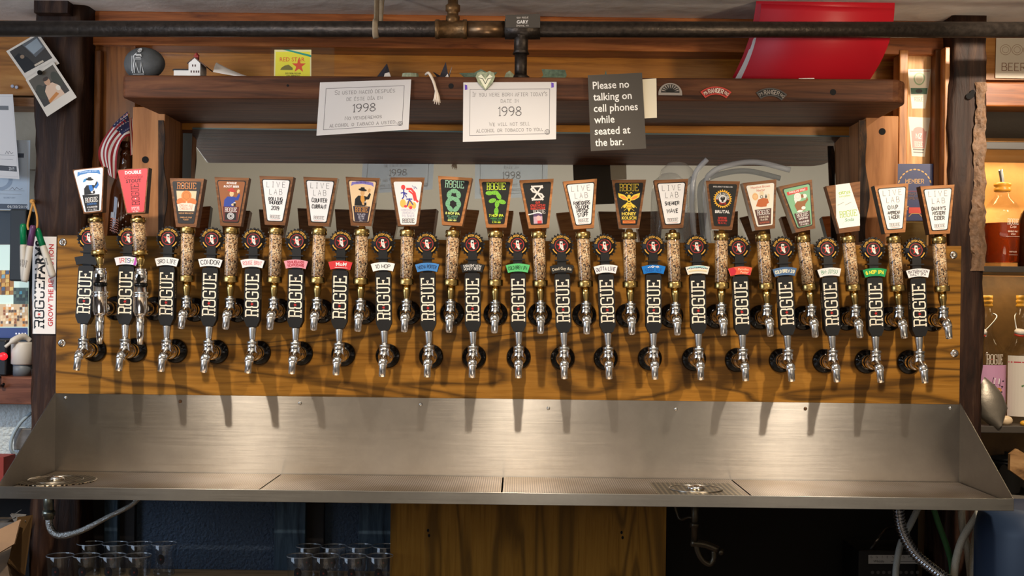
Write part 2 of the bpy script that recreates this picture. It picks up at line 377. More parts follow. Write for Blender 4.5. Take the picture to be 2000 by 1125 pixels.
def grain_mat():
    m, t, N, b = nt('malt_grain'); L = t.links
    tc = N.new('ShaderNodeTexCoord'); mp = N.new('ShaderNodeMapping'); L.new(tc.outputs['Object'], mp.inputs[0]); mp.inputs['Scale'].default_value = (1, 1, 1.0); mp.inputs['Rotation'].default_value = (.5, .3, .6)
    n0 = N.new('ShaderNodeTexNoise'); n0.inputs['Scale'].default_value = 90; L.new(mp.outputs[0], n0.inputs['Vector'])
    mxv = N.new('ShaderNodeMix'); mxv.data_type = 'RGBA'; mxv.blend_type = 'LINEAR_LIGHT'; mxv.inputs['Factor'].default_value = .006
    L.new(mp.outputs[0], mxv.inputs['A']); L.new(n0.outputs['Color'], mxv.inputs['B'])
    vo = N.new('ShaderNodeTexVoronoi'); vo.inputs['Scale'].default_value = 330; L.new(mxv.outputs['Result'], vo.inputs['Vector'])
    cr = N.new('ShaderNodeValToRGB'); e = cr.color_ramp.elements
    e[0].position = 0; e[0].color = rgb(60, 38, 26); e[1].position = 1; e[1].color = rgb(250, 222, 180)
    for p_, c in ((.11, rgb(78, 50, 34)), (.17, rgb(200, 150, 100)), (.55, rgb(232, 186, 134))): k = e.new(p_); k.color = c
    sx = N.new('ShaderNodeSeparateColor'); L.new(vo.outputs['Color'], sx.inputs[0]); L.new(sx.outputs[0], cr.inputs[0])
    ed = N.new('ShaderNodeMapRange'); ed.inputs['From Min'].default_value = .35; ed.inputs['From Max'].default_value = .75; ed.inputs['To Min'].default_value = 1; ed.inputs['To Max'].default_value = .5
    L.new(vo.outputs['Distance'], ed.inputs['Value'])
    mu = N.new('ShaderNodeMix'); mu.data_type = 'RGBA'; mu.blend_type = 'MULTIPLY'; mu.inputs['Factor'].default_value = 1; L.new(cr.outputs[0], mu.inputs['A']); L.new(ed.outputs[0], mu.inputs['B'])
    L.new(mu.outputs['Result'], b.inputs['Base Color']); b.inputs['Roughness'].default_value = .6
    bp = N.new('ShaderNodeBump'); bp.inputs['Strength'].default_value = .6; bp.inputs['Distance'].default_value = .003; bp.invert = True
    L.new(vo.outputs['Distance'], bp.inputs['Height']); L.new(bp.outputs['Normal'], b.inputs['Normal'])
    return m

BLACK = plain('black_plastic', rgb(19, 18, 19), .42)
BLACKG = plain('black_gloss', rgb(10, 10, 10), .12)
CHROME = plain('chrome', (.86, .84, .82, 1), .16, 1)
SATIN = plain('satin_steel', (.86, .84, .82, 1), .27, 1)
STEELD = plain('dull_steel', (.55, .54, .52, 1), .30, 1)
BRASS = plain('brass', rgb(200, 168, 104), .26, 1, vary=.12, bscale=40)
WHITE = plain('white_paper', rgb(238, 232, 228), .6)
CREAM = plain('cream_paint', rgb(238, 226, 205), .5)
def thin(name, tint, ior=1.45, rough=.03, body=0, bcol=(1, 1, 1, 1)):
    """thin-walled glass or clear plastic: straight-through view plus Fresnel reflection, optionally a little milky body"""
    if name in _M: return _M[name]
    m = bpy.data.materials.new(name); m.use_nodes = True; t = m.node_tree; N = t.nodes; L = t.links; N.clear()
    o = N.new('ShaderNodeOutputMaterial'); tr = N.new('ShaderNodeBsdfTransparent'); tr.inputs[0].default_value = tint
    g = N.new('ShaderNodeBsdfGlossy'); g.inputs['Roughness'].default_value = rough; lw = N.new('ShaderNodeLayerWeight'); lw.inputs[0].default_value = .5; pw = N.new('ShaderNodeMath'); pw.operation = 'POWER'; pw.inputs[1].default_value = 3.5; L.new(lw.outputs['Facing'], pw.inputs[0]); fr = N.new('ShaderNodeMath'); fr.operation = 'MULTIPLY_ADD'; fr.inputs[1].default_value = .42; fr.inputs[2].default_value = ((ior-1)/(ior+1))**2; L.new(pw.outputs[0], fr.inputs[0])
    a = tr.outputs[0]
    if body:
        d = N.new('ShaderNodeBsdfDiffuse'); d.inputs[0].default_value = bcol; mb = N.new('ShaderNodeMixShader'); mb.inputs[0].default_value = body; L.new(a, mb.inputs[1]); L.new(d.outputs[0], mb.inputs[2]); a = mb.outputs[0]
    mx = N.new('ShaderNodeMixShader'); L.new(fr.outputs[0], mx.inputs[0]); L.new(a, mx.inputs[1]); L.new(g.outputs[0], mx.inputs[2]); L.new(mx.outputs[0], o.inputs[0])
    _M[name] = m; return m
GLASS = thin('clear_glass', (.97, .97, .96, 1))
DARKM = plain('dark_metal', rgb(70, 62, 55), .45, .7, vary=.3, bscale=20)
STEEL = brushed('brushed_steel', (.41, .38, .345, 1), .31, (0, 0, 1))
STEELR = brushed('rim_steel', (.42, .40, .37, 1), .30, (0, 0, 1), .8)
GRATE = holes('punched_grate', (.66, .58, .52, 1), (.12, .10, .085, 1), .0052, .38, stain=(.42, .31, .20, 1))
RINSE = holes('rinser_grate', (.50, .42, .30, 1), (.03, .025, .02, 1), .011, .3, thr=.36)
MALT = grain_mat()
PLY = wood('panel_plywood', rgb(58, 37, 12), rgb(146, 98, 32), rgb(168, 118, 48), 'X', 5, 22, .38, .05, rings=7, stain=.8, pos=(.12, .45, .75))
PLYV = wood('front_plywood', rgb(76, 50, 16), rgb(150, 106, 36), rgb(172, 126, 52), 'Z', 5, 22, .5, .06, rings=6, stain=.7, pos=(.12, .45, .75))
HEADW = wood('walnut_head', rgb(84, 52, 32), rgb(128, 84, 52), rgb(152, 104, 66), 'X', 12, 10, .4, .05)
HEADL = wood('alder_head', rgb(130, 80, 44), rgb(176, 116, 68), rgb(192, 134, 84), 'X', 12, 10, .4, .05)
SHELFW = wood('old_shelf_wood', rgb(38, 19, 10), rgb(84, 48, 27), rgb(112, 72, 44), 'X', 4, 16, .6, .25, pos=(.28, .52, .78))
POSTW = wood('rough_post', rgb(18, 10, 7), rgb(50, 30, 20), rgb(88, 64, 47), 'Z', 5, 8, .55, .6, pos=(.3, .52, .78))
PINE = wood('golden_pine', rgb(108, 62, 24), rgb(170, 108, 52), rgb(196, 136, 74), 'Z', 4, 14, .35, .06, coat=.3)
PINEX = wood('golden_pine_rail', rgb(92, 46, 20), rgb(150, 84, 40), rgb(182, 112, 60), 'X', 4, 14, .4, .08, coat=.2)
DUSK = wood('varnished_panel', rgb(120, 70, 20), rgb(172, 110, 38), rgb(192, 130, 54), 'X', 3, 16, .24, .04, coat=.9)

# ---------------------------------------------------------------- object helpers
def tag(o, label, cat, group=None, kind=None):
    o['label'] = label; o['category'] = cat
    if group: o['group'] = group
    if kind: o['kind'] = kind
    return o
def thing(name, loc, label, cat, group=None, rot=None):
    o = bpy.data.objects.new(name, None); COL.objects.link(o); o.location = loc; o.empty_display_size = .02
    ORIG[o.name] = Vector(loc)
    return tag(o, label, cat, group)
def struct(mb, name, m, bevel=0):
    o = mb.build(name, m, bevel=bevel); o['kind'] = 'structure'; return o
def quadmap(c, W, H):
    """local (x,y) of a W x H sheet, origin bottom left -> its four corners TL,TR,BR,BL"""
    TL, TR, BR, BL = [Vector(q) for q in c]; n = (TR-BL).cross(TL-BR).normalized()
    if n.y > 0: n = -n
    def f(co):
        u, v = co.x/W, co.y/H
        return (BL*(1-u)+BR*u)*(1-v)+(TL*(1-u)+TR*u)*v+n*co.z*.001
    return f
def sheet(name, corners, W, H, m, label, cat, group=None, th=.9, bend=None, parent=None, sub=1):
    f0 = quadmap(corners, W, H)
    f = (lambda co: f0(co)+bend(co.x/W, co.y/H)) if bend else f0
    if th == 0:                                                     # a single leaf of paper
        mb = MB(f=f); n = 6
        for i in range(n):
            for j in range(n): mb.quad(*[(W*(i+a)/n, H*(j+b)/n, 0) for a, b in ((0,0),(1,0),(1,1),(0,1))], sm=True)
        o = mb.build(name, m, parent); tag(o, label, cat, group); return o, f
    mb = MB(f=f); n = sub if sub > 1 else (8 if bend else 1)
    g = [[[mb.p((W*i/n, H*j/n, z)) for j in range(n+1)] for i in range(n+1)] for z in (-th, 0)]
    for i in range(n):
        for j in range(n):
            mb.face([g[1][i][j], g[1][i+1][j], g[1][i+1][j+1], g[1][i][j+1]], bool(bend)); mb.face([g[0][i][j], g[0][i][j+1], g[0][i+1][j+1], g[0][i+1][j]], bool(bend))
    for i in range(n):
        mb.face([g[0][i][0], g[0][i+1][0], g[1][i+1][0], g[1][i][0]]); mb.face([g[0][i][n], g[1][i][n], g[1][i+1][n], g[0][i+1][n]])
        mb.face([g[0][0][i], g[1][0][i], g[1][0][i+1], g[0][0][i+1]]); mb.face([g[0][n][i], g[0][n][i+1], g[1][n][i+1], g[1][n][i]])
    o = mb.build(name, m, parent)
    if label: tag(o, label, cat, group)
    return o, f
def paper_thin():
    m = bpy.data.materials.new('thin_paper'); m.use_nodes = True; t = m.node_tree; N = t.nodes; L = t.links; N.clear()
    o = N.new('ShaderNodeOutputMaterial'); d = N.new('ShaderNodeBsdfDiffuse'); d.inputs[0].default_value = rgb(240, 234, 231); tl = N.new('ShaderNodeBsdfTranslucent'); tl.inputs[0].default_value = rgb(214, 228, 240)
    mx = N.new('ShaderNodeMixShader'); mx.inputs[0].default_value = .30; L.new(d.outputs[0], mx.inputs[1]); L.new(tl.outputs[0], mx.inputs[2]); L.new(mx.outputs[0], o.inputs[0]); return m
PAPERT = paper_thin()
def pxq(q, Y): return [P(a, b, Y if not isinstance(Y, (list, tuple)) else Y[i]) for i, (a, b) in enumerate(q)]
# ================================================================ the setting
CEIL = plain('plaster_ceiling', rgb(220, 212, 204), .8, bump=.35, bscale=16, vary=.07)
ROOMW = plain('room_plaster', rgb(196, 190, 178), .85, bump=.2, bscale=10)
zc = 2.085
struct(MB().box(-2.6, 2.6, -.20, .62, zc, zc+.12), 'ceiling', CEIL)
struct(MB().box(-3, 3, -5.6, -.20, 2.75, 2.85), 'ceiling', ROOMW)
struct(MB().box(-3, 3, -.22, -.20, zc, 2.75), 'wall_front_drop', CEIL)
struct(MB().box(-3, 3, -5.6, .7, -.1, 0), 'floor', plain('floor_boards', rgb(70, 52, 40), .6))
struct(MB().box(-3, 3, -5.7, -5.6, 0, 2.85), 'wall_rear', ROOMW)
struct(MB().box(3, 3.1, -5.6, .62, 0, 2.85), 'wall_right', ROOMW)
wl = MB()
wl.box(-3.1, -3, -5.6, -2.4, 0, 2.85).box(-3.1, -3, -.8, .62, 0, 2.85).box(-3.1, -3, -2.4, -.8, 0, .9).box(-3.1, -3, -2.4, -.8, 2.2, 2.85)
struct(wl, 'wall_left', ROOMW)
wf = MB()
for q in ((-2.42,-2.36,.9,2.2),(-.84,-.78,.9,2.2),(-1.63,-1.57,.9,2.2)): wf.box(-3.02, -2.96, q[0], q[1], q[2], q[3])
wf.box(-3.02,-2.96,-2.4,-.8,.88,.94).box(-3.02,-2.96,-2.4,-.8,2.16,2.22)
struct(wf, 'window_1', WHITE)
wr = MB()
for x in (-1.34, -.2, .94, 2.08): wr.box(x-.03, x+.03, -5.6, -5.56, .78, 2.12)
wr.box(-1.37, 2.11, -5.6, -5.56, .74, .80).box(-1.37, 2.11, -5.6, -5.56, 2.10, 2.16)
struct(wr, 'fill_light_frame', WHITE)  # unseen frame, added to dress the rear fill light
BAYW = wood('bay_wall_boards', rgb(120, 74, 28), rgb(178, 116, 52), rgb(206, 146, 76), 'X', 3, 10, .4, .08, coat=.2)
struct(MB().box(-2.6, 2.6, .50, .56, 0, zc), 'wall_back', plain('bay_plaster', rgb(186, 172, 150), .8, bump=.3, bscale=30))

# upper wall behind the shelf, jambs round the mirror, top rail
xl, xr = P(160, 300, .12).x, P(1848, 300, .12).x
mtop = P(1000, 246, .19).z
struct(MB().box(xl, xr, .19, .22, mtop-.02, zc), 'wall_upper_boards', DUSK)
struct(MB().box(P(180,86,.1).x, P(1845,86,.1).x, .10, .19, P(1000,97,.1).z, zc), 'trim_top_rail', PINEX, .003)
for k, (a, b) in enumerate(((258, 321), (1690, 1754))):
    x0, x1 = P(a, 330, .035).x, P(b, 330, .035).x
    j = MB().box(x0, x1, .035, .20, 1.20, P(1000, 236, .19).z)
    struct(j, 'trim_jamb', wood('jamb_fir', rgb(124, 76, 42), rgb(176, 118, 72), rgb(196, 138, 90), 'Z', 3, 10, .55, .08), .002)
    hx = P(284, 312, .035) if k == 0 else P(1723, 257, .035)
    h = MB().mat(plain('bolt_hole', (.004, .003, .003, 1), .9)); h.lathe([(.0085, 0), (.0085, .0006)], hx+Vector((0, -.0002, 0)), (0, -1, 0), 20)
    o = h.build('trim_bolt_hole'); o['kind'] = 'structure'
# bark edge boards on the jambs
for a, b, bul in ((311, 321, 8), (1680, 1694, 9)):
    pts = []
    for i in range(15):
        py = 235+i*17; w_ = (a+b)/2+bul*(.3*math.sin(i*.9)+.7*math.exp(-((i-8.5)/4)**2))
        pts.append((w_, py))
    m_ = MB(); L_ = []; R_ = []
    for q, py in pts:
        A = P(a-2, py, .031); B_ = P(q+3, py, .031); L_.append((m_.p(A), m_.p(A+Vector((0,.006,0))))); R_.append((m_.p(B_), m_.p(B_+Vector((0,.006,0)))))
    for i in range(14):
        m_.face([L_[i][0], L_[i+1][0], R_[i+1][0], R_[i][0]]); m_.face([R_[i][0], R_[i+1][0], R_[i+1][1], R_[i][1]])
        m_.face([L_[i][1], R_[i][1], R_[i+1][1], L_[i+1][1]]); m_.face([L_[i][0], L_[i][1], L_[i+1][1], L_[i+1][0]])
    struct(m_, 'trim_bark_edge', wood('bark_edge', rgb(30, 24, 22), rgb(60, 48, 42), rgb(120, 84, 52), 'Z', 8, 6, .7, .4))
# side panels between posts and jambs
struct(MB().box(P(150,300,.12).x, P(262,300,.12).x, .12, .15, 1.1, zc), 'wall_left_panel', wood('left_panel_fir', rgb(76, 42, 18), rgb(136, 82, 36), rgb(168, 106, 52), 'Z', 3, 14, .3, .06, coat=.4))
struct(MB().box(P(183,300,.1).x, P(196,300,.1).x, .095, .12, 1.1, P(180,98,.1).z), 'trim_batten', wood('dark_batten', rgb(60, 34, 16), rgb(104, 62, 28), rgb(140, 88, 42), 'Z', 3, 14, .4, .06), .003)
struct(MB().box(P(1750,300,.12).x, P(1850,300,.12).x, .12, .15, 1.1, zc), 'wall_right_panel', wood('right_panel_fir', rgb(150, 100, 52), rgb(196, 146, 92), rgb(214, 170, 118), 'Z', 3, 14, .45, .05))
struct(MB().box(P(1754,300,.1).x, P(1771,300,.1).x, .095, .12, 1.1, P(1760,98,.1).z), 'trim_batten', PINE, .002)
struct(MB().box(P(1821,300,.1).x, P(1834,300,.1).x, .085, .12, 1.1, P(1830,98,.1).z), 'trim_batten', wood('dark_batten', (0,)*4, (0,)*4, (0,)*4), .002)
struct(MB().box(P(1841,300,.06).x, P(1851,300,.06).x, .05, .12, 1.1, P(1840,93,.06).z), 'trim_batten', PINE, .002)
# ledge behind the tap board
zl = 1.46
struct(MB().box(P(112,470,.03).x, P(1876,470,.03).x, .0325, .18, zl-.03, zl), 'trim_ledge', wood('ledge_oak', rgb(70, 42, 22), rgb(120, 80, 42), rgb(150, 104, 58), 'X', 4, 14))

# rough timber posts
def post(x0, x1, y0, y1, z0, z1, label, seed, hole=None):
    random.seed(seed); n, k = 60, 26; m_ = MB(); rings = []
    ph = [random.uniform(0, 6.28) for _ in range(8)]
    for i in range(n+1):
        z = z0+(z1-z0)*i/n; ring = []
        for j in range(k):
            t = 2*PI*j/k; cx_, sy_ = math.cos(t), math.sin(t)
            e = .22                                                # squarish
            ex = math.copysign(abs(cx_)**e, cx_); ey = math.copysign(abs(sy_)**e, sy_)
            wob = .003*math.sin(z*9+ph[0]+t*2)+.0025*math.sin(z*23+ph[1]+t*3)+.0018*math.sin(z*61+ph[2]+t*5)+random.uniform(-.0012, .0012)
            ring.append(m_.p(((x0+x1)/2+((x1-x0)/2+wob)*ex, (y0+y1)/2+((y1-y0)/2+wob*.4)*ey, z)))
        rings.append(ring)
    for a, b in zip(rings, rings[1:]):
        for j in range(k): m_.face([a[j], a[(j+1) % k], b[(j+1) % k], b[j]], True)
    m_.face(rings[0][::-1]); m_.face(rings[-1])
    o = m_.build('timber_post', POSTW); tag(o, label, 'post', 'rough timber posts'); return o
lp0, lp1 = P(61, 560, .04).x, P(160, 560, .04).x
rp0, rp1 = P(1852, 400, .04).x, P(1924, 400, .04).x
postL = post(lp0, lp1, .036, .20, 0, zc, 'rough dark timber post behind the left end of the tap board', 3)
postR = post(rp0, rp1, .036, .20, 0, zc, 'rough dark timber post with a knot hole behind the right end of the tap board', 5)
kh = MB(M=Matrix.Translation(P(1895, 187, .0325)) @ FACE @ MM); kh.ell(0, 0, 11, 8, rot=.4).ell(6, 8, 6, 7)
bk = MB(); random.seed(11); g = []
for i in range(46):
    py = 160+i*8.2; row = []; l_ = 1905+3*math.sin(i*.33)+random.uniform(-1.6, 1.6)-max(0, (i-12))*.35; r_ = 1926+1.6*math.sin(i*.8+1)+random.uniform(-1.4, 1.4)
    for j in range(6):
        q = P(l_+(r_-l_)*j/5, py, .030); q.y += .0045*((j-2.5)/2.5)**2+random.uniform(-.0035, .0025); row.append(bk.p(q))
    g.append(row)
for i in range(45):
    for j in range(5): bk.face([g[i][j], g[i+1][j], g[i+1][j+1], g[i][j+1]], random.random() < .7)
bk.build('bark_edge', plain('pale_bark', rgb(118, 88, 64), .6, bump=.6, bscale=60, vary=.35), postR)
kh.build('knot_hole', plain('bolt_hole', (0,)*4), postR)

# ================================================================ tap board
xl, xr = P(110, 615, 0).x, P(1876, 634, 0).x
zt, zb = P(1012, 470, 0).z, P(1012, 779, 0).z-.03
board = thing('tap_board', ((xl+xr)/2, 0.016, zb), 'golden plywood board carrying two rows of beer taps', 'board')
MB().box(xl, xr, 0, .032, zb, zt).build('panel', PLY, board, bevel=.0015)
for q in ((123, 473), (121, 670), (1862, 498), (1864, 690)):
    b = MB().lathe([(.0095, 0), (.0095, .0012), (.006, .0016)], P(*q, 0), (0, -1, 0), 20).lathe([(.0055, .0012), (.0055, .006), (.003, .008)], P(*q, 0), (0, -1, 0), 6)
    b.build('bolt', CHROME, board)

# ================================================================ drip tray
tx0, tx1 = P(108, 850, 0).x, P(1874, 870, 0).x
tz1 = P(1000, 779, 0).z; tz0 = P(1000, 929, 0).z-.004; rim1 = P(1000, 962, -.331).z; rim0 = P(1000, 986, -.331).z
TD = -.331
tray = thing('drip_tray', ((tx0+tx1)/2, TD/2, rim0), 'long brushed steel drip tray with sloped ends below the taps', 'drip tray')
MB().box(tx0, tx1, -.006, -.0005, tz0, tz1).build('backsplash', STEEL, tray)
MB().box(tx0, tx1, TD, -.006, rim0+.004, rim0+.006).build('pan', STEELR, tray)
MB().box(tx0, tx1, TD-.0015, TD+.001, rim0, rim1).build('front_rim', STEELR, tray, bevel=.0008)
SIDES = brushed('brushed_side_steel', (.30, .28, .26, 1), .34, (0, 0, 1))
for x in (tx0, tx1-.002):
    m_ = MB(); a = [m_.p((x, y, z)) for y, z in ((0, rim0), (TD, rim0), (TD, rim1), (-.004, tz1+.003))]; b = [m_.p((x+.002, y, z)) for y, z in ((0, rim0), (TD, rim0), (TD, rim1), (-.004, tz1+.003))]
    m_.face(a); m_.face(b[::-1])
    for i in range(4): m_.face([a[i], b[i], b[(i+1) % 4], a[(i+1) % 4]])
    m_.build('side_panel', SIDES, tray)
for q in ((128, 777), (352, 784), (586, 787), (822, 790), (1071, 797), (1320, 799), (1573, 798), (1856, 797)):
    MB().lathe([(.0042, 0), (.0042, .0012), (.002, .0026)], P(*q, -.006), (0, -1, 0), 14).build('screw', plain('rusty_screw', rgb(110, 80, 56), .4, .8) if q[0] in (352, 1573) else STEELD, tray)
gz = tz0+.002
gx = [tx0+.003, P(523, 930, -.17).x, P(981, 945, -.17).x, P(1452, 950, -.17).x, tx1-.003]
GL = ['punched steel grate at the left end of the drip tray', 'punched steel grate left of the middle seam of the drip tray', 'punched steel grate right of the middle seam, with a square rinser in it', 'punched steel grate at the right end of the drip tray']
for k in range(4):
    g = MB().box(gx[k]+.002, gx[k+1]-.002, TD+.006, -.009, gz-.002, gz).box(gx[k]+.002, gx[k+1]-.002, TD+.006, TD+.009, rim0+.007, gz-.002).box(gx[k]+.002, gx[k+1]-.002, -.012, -.009, rim0+.007, gz-.002)
    o = g.build('drip_grate', GRATE); tag(o, GL[k], 'grate', 'drip tray grates')
# glass rinsers
def rinser(c, sq, label):
    t = thing('glass_rinser', c, label, 'glass rinser', 'glass rinsers set in the drip tray')
    b = MB()
    if sq: b.box(c.x-.096, c.x+.096, c.y-.098, c.y+.098, c.z, c.z+.002)
    else: b.lathe([(.092, 0), (.092, .002), (.088, .0025)], c, (0,0,1), 40)
    b.build('plate', RINSE, t)
    MB().lathe([(.061, .002), (.062, .0042), (.060, .0042), (.059, .002)], c, (0,0,1), 40, cap=False).build('ring', plain('worn_steel_ring', (.42, .38, .33, 1), .3, 1), t)
    MB().lathe([(.020, .002), (.019, .007), (.013, .011), (.005, .013)], c, (0,0,1), 24).build('spray_nozzle', CHROME, t)
rinser(Vector((P(97, 931, -.20).x+.0, -.165, gz+.0002)), False, 'round glass rinser at the left end of the drip tray')
rinser(Vector((P(1357, 953, -.17).x, -.185, gz+.0002)), True, 'square glass rinser right of the middle of the drip tray')

# ================================================================ taps
def inst(name, me, parent, M=None):
    o = bpy.data.objects.new(name, me); COL.objects.link(o); o.parent = parent; ORIG[o.name] = Vector((0,0,0))
    if M is not None: o.matrix_local = M
    return o
AX = -.078                                                         # distance of the lever axis from the board
def m_of(mb, m): mb.mats = [m]; return mb.mesh('tap_part')
ME = {}
ME['flange'] = m_of(MB().lathe([(.0298, 0), (.0298, .004), (.027, .008), (.020, .011), (.019, .014), (.0165, .015)], (0,0,0), (0,-1,0), 32), BLACKG)
ME['shank'] = m_of(MB().lathe([(.0165, .013), (.0165, .022), (.0150, .024), (.0150, .034), (.0175, .036), (.0175, .056), (.015, .060), (.0125, .064), (.012, .078)], (0,0,0), (0,-1,0), 28), CHROME)
b = MB().lathe([(.0085, -.013), (.0130, -.009), (.0138, .006), (.0115, .013), (.0128, .016), (.0128, .021), (.0105, .024)], (0, AX, 0), (0,0,1), 24)
b.tube([(0, AX+.006, -.002), (0, AX-.012, -.004), (0, AX-.026, -.0095), (0, AX-.0350, -.0175)], [.0135, .0132, .0115, .0102], 20)
ME['body'] = m_of(b, CHROME)
ME['spout'] = m_of(MB().lathe([(.0098, 0), (.0098, .004), (.0088, .006), (.0076, .029), (.0066, .029), (.0066, .022)], (0, AX-.0335, -.0155), (0, -.40, -1), 22), SATIN)
ME['collar'] = m_of(MB().lathe([(.0128, .0235), (.0128, .029), (.0118, .030)], (0, AX, 0), (0,0,1), 24).lathe([(.0072, .029), (.0072, .034)], (0, AX, 0), (0,0,1), 20), STEELD)
# lever-local pieces: origin at the collar top (z = 0), x right, -y to the viewer
ME['ferrule'] = m_of(MB().lathe([(.0066, 0), (.0072, .006), (.0100, .030), (.0102, .036)], (0,0,0), (0,0,1), 24), SATIN)
ME['ferrule_b'] = m_of(MB().lathe([(.0064, 0), (.0070, .005), (.0098, .020), (.0100, .036)], (0,0,0), (0,0,1), 24), BRASS)
# black paddle
pad = MB(M=FACE)
pad.prism([(-.0115, .0345), (.0115, .0345), (.0185, .050), (.0185, .166), (.0165, .172), (-.0165, .172), (-.0185, .166), (-.0185, .050)], -.012, .012)
pad.prism([(-.0105, .1725), (.0105, .1725), (.0105, .224), (-.0105, .224)], -.010, .008)
pad.prism([(-.0165, .2035), (.0165, .2035), (.0165, .2065), (-.0165, .2065)], -.012, .012)
pad.mats = [BLACK]; ME['paddle'] = pad.mesh('tap_part')
let = MB(M=Matrix.Translation((0, -.0121, 0)) @ FACE @ MM); let.mat(CREAM).slab(0, 108.5, 103, 31, rot=PI/2, star=ink(190, 45, 40))
ME['letters'] = let.mesh('tap_part')
sl = MB(M=Matrix.Translation((.0186, 0, 0)) @ Matrix.Rotation(PI/2, 4, 'Z') @ FACE @ MM); sl.mat(ink(196, 178, 150)).slab(0, 120, 42, 11, rot=PI/2)
ME['sideletters']=sl.mesh('tap_part'); sl=MB(); sl.mat(ink(196, 178, 150))
sl.M = Matrix.Translation((-.0186, 0, 0)) @ Matrix.Rotation(-PI/2, 4, 'Z') @ FACE @ MM; sl.slab(0, 120, 42, 11, rot=PI/2)
ME['sideletters_l'] = sl.mesh('tap_part')
# curved name strip
def arcmap(R=90):
    return lambda co: Vector(((R+co.y)*math.sin(co.x/R), (R+co.y)*math.cos(co.x/R)-R, co.z))
SIGNM = Matrix.Translation((0, 0, .186)) @ FACE @ MM
def strip(mb, x0, x1, y0, y1, z0, z1, n=12):
    g = [[mb.p((x0+(x1-x0)*i/n, y, z)) for i in range(n+1)] for y, z in ((y0, z1), (y1, z1), (y1, z0), (y0, z0))]
    for k in range(4):
        for i in range(n): mb.face([g[k][i], g[k][i+1], g[(k+1) % 4][i+1], g[(k+1) % 4][i]], False)
    mb.face([g[k][0] for k in range(4)]); mb.face([g[k][n] for k in range(4)][::-1]); return mb
sb = strip(MB(M=SIGNM, f=arcmap()), -26.5, 26.5, -9.5, 9.5, -9, 13); sb.mats = [BLACK]; ME['sign'] = sb.mesh('tap_part')
# crest like a crown cap
cr = MB(M=Matrix.Translation((0, 0, .240)) @ FACE)
pts = []
for k in range(21*4):
    t = 2*PI*k/84; r = (.0298, .0298, .0262, .0262)[k % 4]; pts.append((r*math.cos(t), r*math.sin(t)))
cr.prism(pts, -.006, .004); cr.lathe([(.0262, .004), (.0255, .006), (.0178, .0072), (.0172, .009), (.0160, .0092), (.0158, .0076)], (0,0,0), (0,0,1), 40)
cr.mats = [BLACK]; ME['crest'] = cr.mesh('tap_part')
cp = MB(M=Matrix.Translation((0, -.0072, .240)) @ FACE @ MM); GOLD = ink(214, 160, 62); RED = ink(205, 48, 42)
cp.mat(GOLD); cp.pen('DARE•RISK•DREAM', 0, 0, 4.6, .95, fit=62, gap=1.3, arc=(0, 0, 21.6, 90))
for a0, a1 in ((200, 258), (282, 340)): cp.ring(0, 0, 21, 2.6, a0, a1, 14)
cp.z = .5; cp.mat(ink(40, 30, 28)).ell(0, 0, 15.6, n=36); cp.mat(RED).ring(0, 0, 14.6, 1.0); cp.star(0, .5, 12)
cp.mat(ink(232, 226, 216)).poly([(-4, 3), (-3, -4), (-.5, -7.5), (3.2, -11.5), (6.2, -10), (4.2, -5), (4.6, -1), (3, 2.6), (3.4, 9.6), (-3.4, 10.2)])
cp.mat(ink(52, 44, 42)).poly([(-1.6, 6.5), (2.2, 6.2), (2.0, 2.2), (-1.4, 2.6)]); cp.line([(-2.4, -1), (2.6, -.4)], .6).line([(-2, -3.4), (2.6, -2.8)], .6)
ME['crestprint'] = cp.mesh('tap_part')

# malt tube lever
ME['lowcap'] = m_of(MB().lathe([(.012, .036), (.0180, .037), (.0185, .039), (.0185, .050), (.0175, .052)], (0,0,0), (0,0,1), 28), BRASS)
ME['topcap'] = m_of(MB().lathe([(.0172, .152), (.0180, .153), (.0180, .165), (.0168, .168), (.009, .169), (.0085, .173), (.006, .176)], (0,0,0), (0,0,1), 28), BRASS)
ME['malt'] = m_of(MB().lathe([(.0148, .0525), (.0148, .1515)], (0,0,0), (0,0,1), 28), MALT)
ME['tube'] = m_of(MB().lathe([(.0170, .0522), (.0170, .1518)], (0,0,0), (0,0,1), 28, cap=False), thin('tube_acrylic', (.98, .98, .98, 1), 1.5, .02))
# head block, origin at its centre
HW, HB, HT = 40.5, 24.0, 57.5
def headmesh(m):
    h = MB(M=FACE @ MM); h.prism([(-HB, -HT), (HB, -HT), (HW, HT), (-HW, HT)], -15, 15); h.mats = [m]; return h.mesh('tap_part')
ME['head_w'] = headmesh(HEADW); ME['head_l'] = headmesh(HEADL)
def headdark(m, side):
    h = MB(M=FACE @ MM); h.mat(m).prism([(-HB, -HT), (HB, -HT), (HW, HT), (-HW, HT)], -15, 15); h.mat(side)
    h.fm = [0, 0]+[1]*(len(h.fc)-2); return h.mesh('tap_part')
DARKSIDE = plain('blackened_edge', rgb(46, 42, 40), .4)
ME['head_ld'] = headdark(HEADL, DARKSIDE); ME['head_wd'] = headdark(HEADW, plain('dark_walnut_edge', rgb(72, 56, 44), .5)); ME['head_wa'] = headdark(HEADW, plain('acrylic_edge', rgb(190, 172, 150), .15, coat=.5))
def hw(y): return HB+(HW-HB)*(y+HT)/(2*HT)
def trap(inset, y0, y1, r=4):
    a, b = hw(y0)-inset, hw(y1)-inset; out = []
    for cx_, cy_, a0 in ((a-r, y0+r, -90), (b-r, y1-r, 0), (-b+r, y1-r, 90), (-a+r, y0+r, 180)):
        for k in range(4): t = math.radians(a0+k*30); out.append((cx_+r*math.cos(t), cy_+r*math.sin(t)))
    return out
K_, W_, R_ = ink(24, 23, 24), ink(240, 236, 232), ink(205, 52, 44)
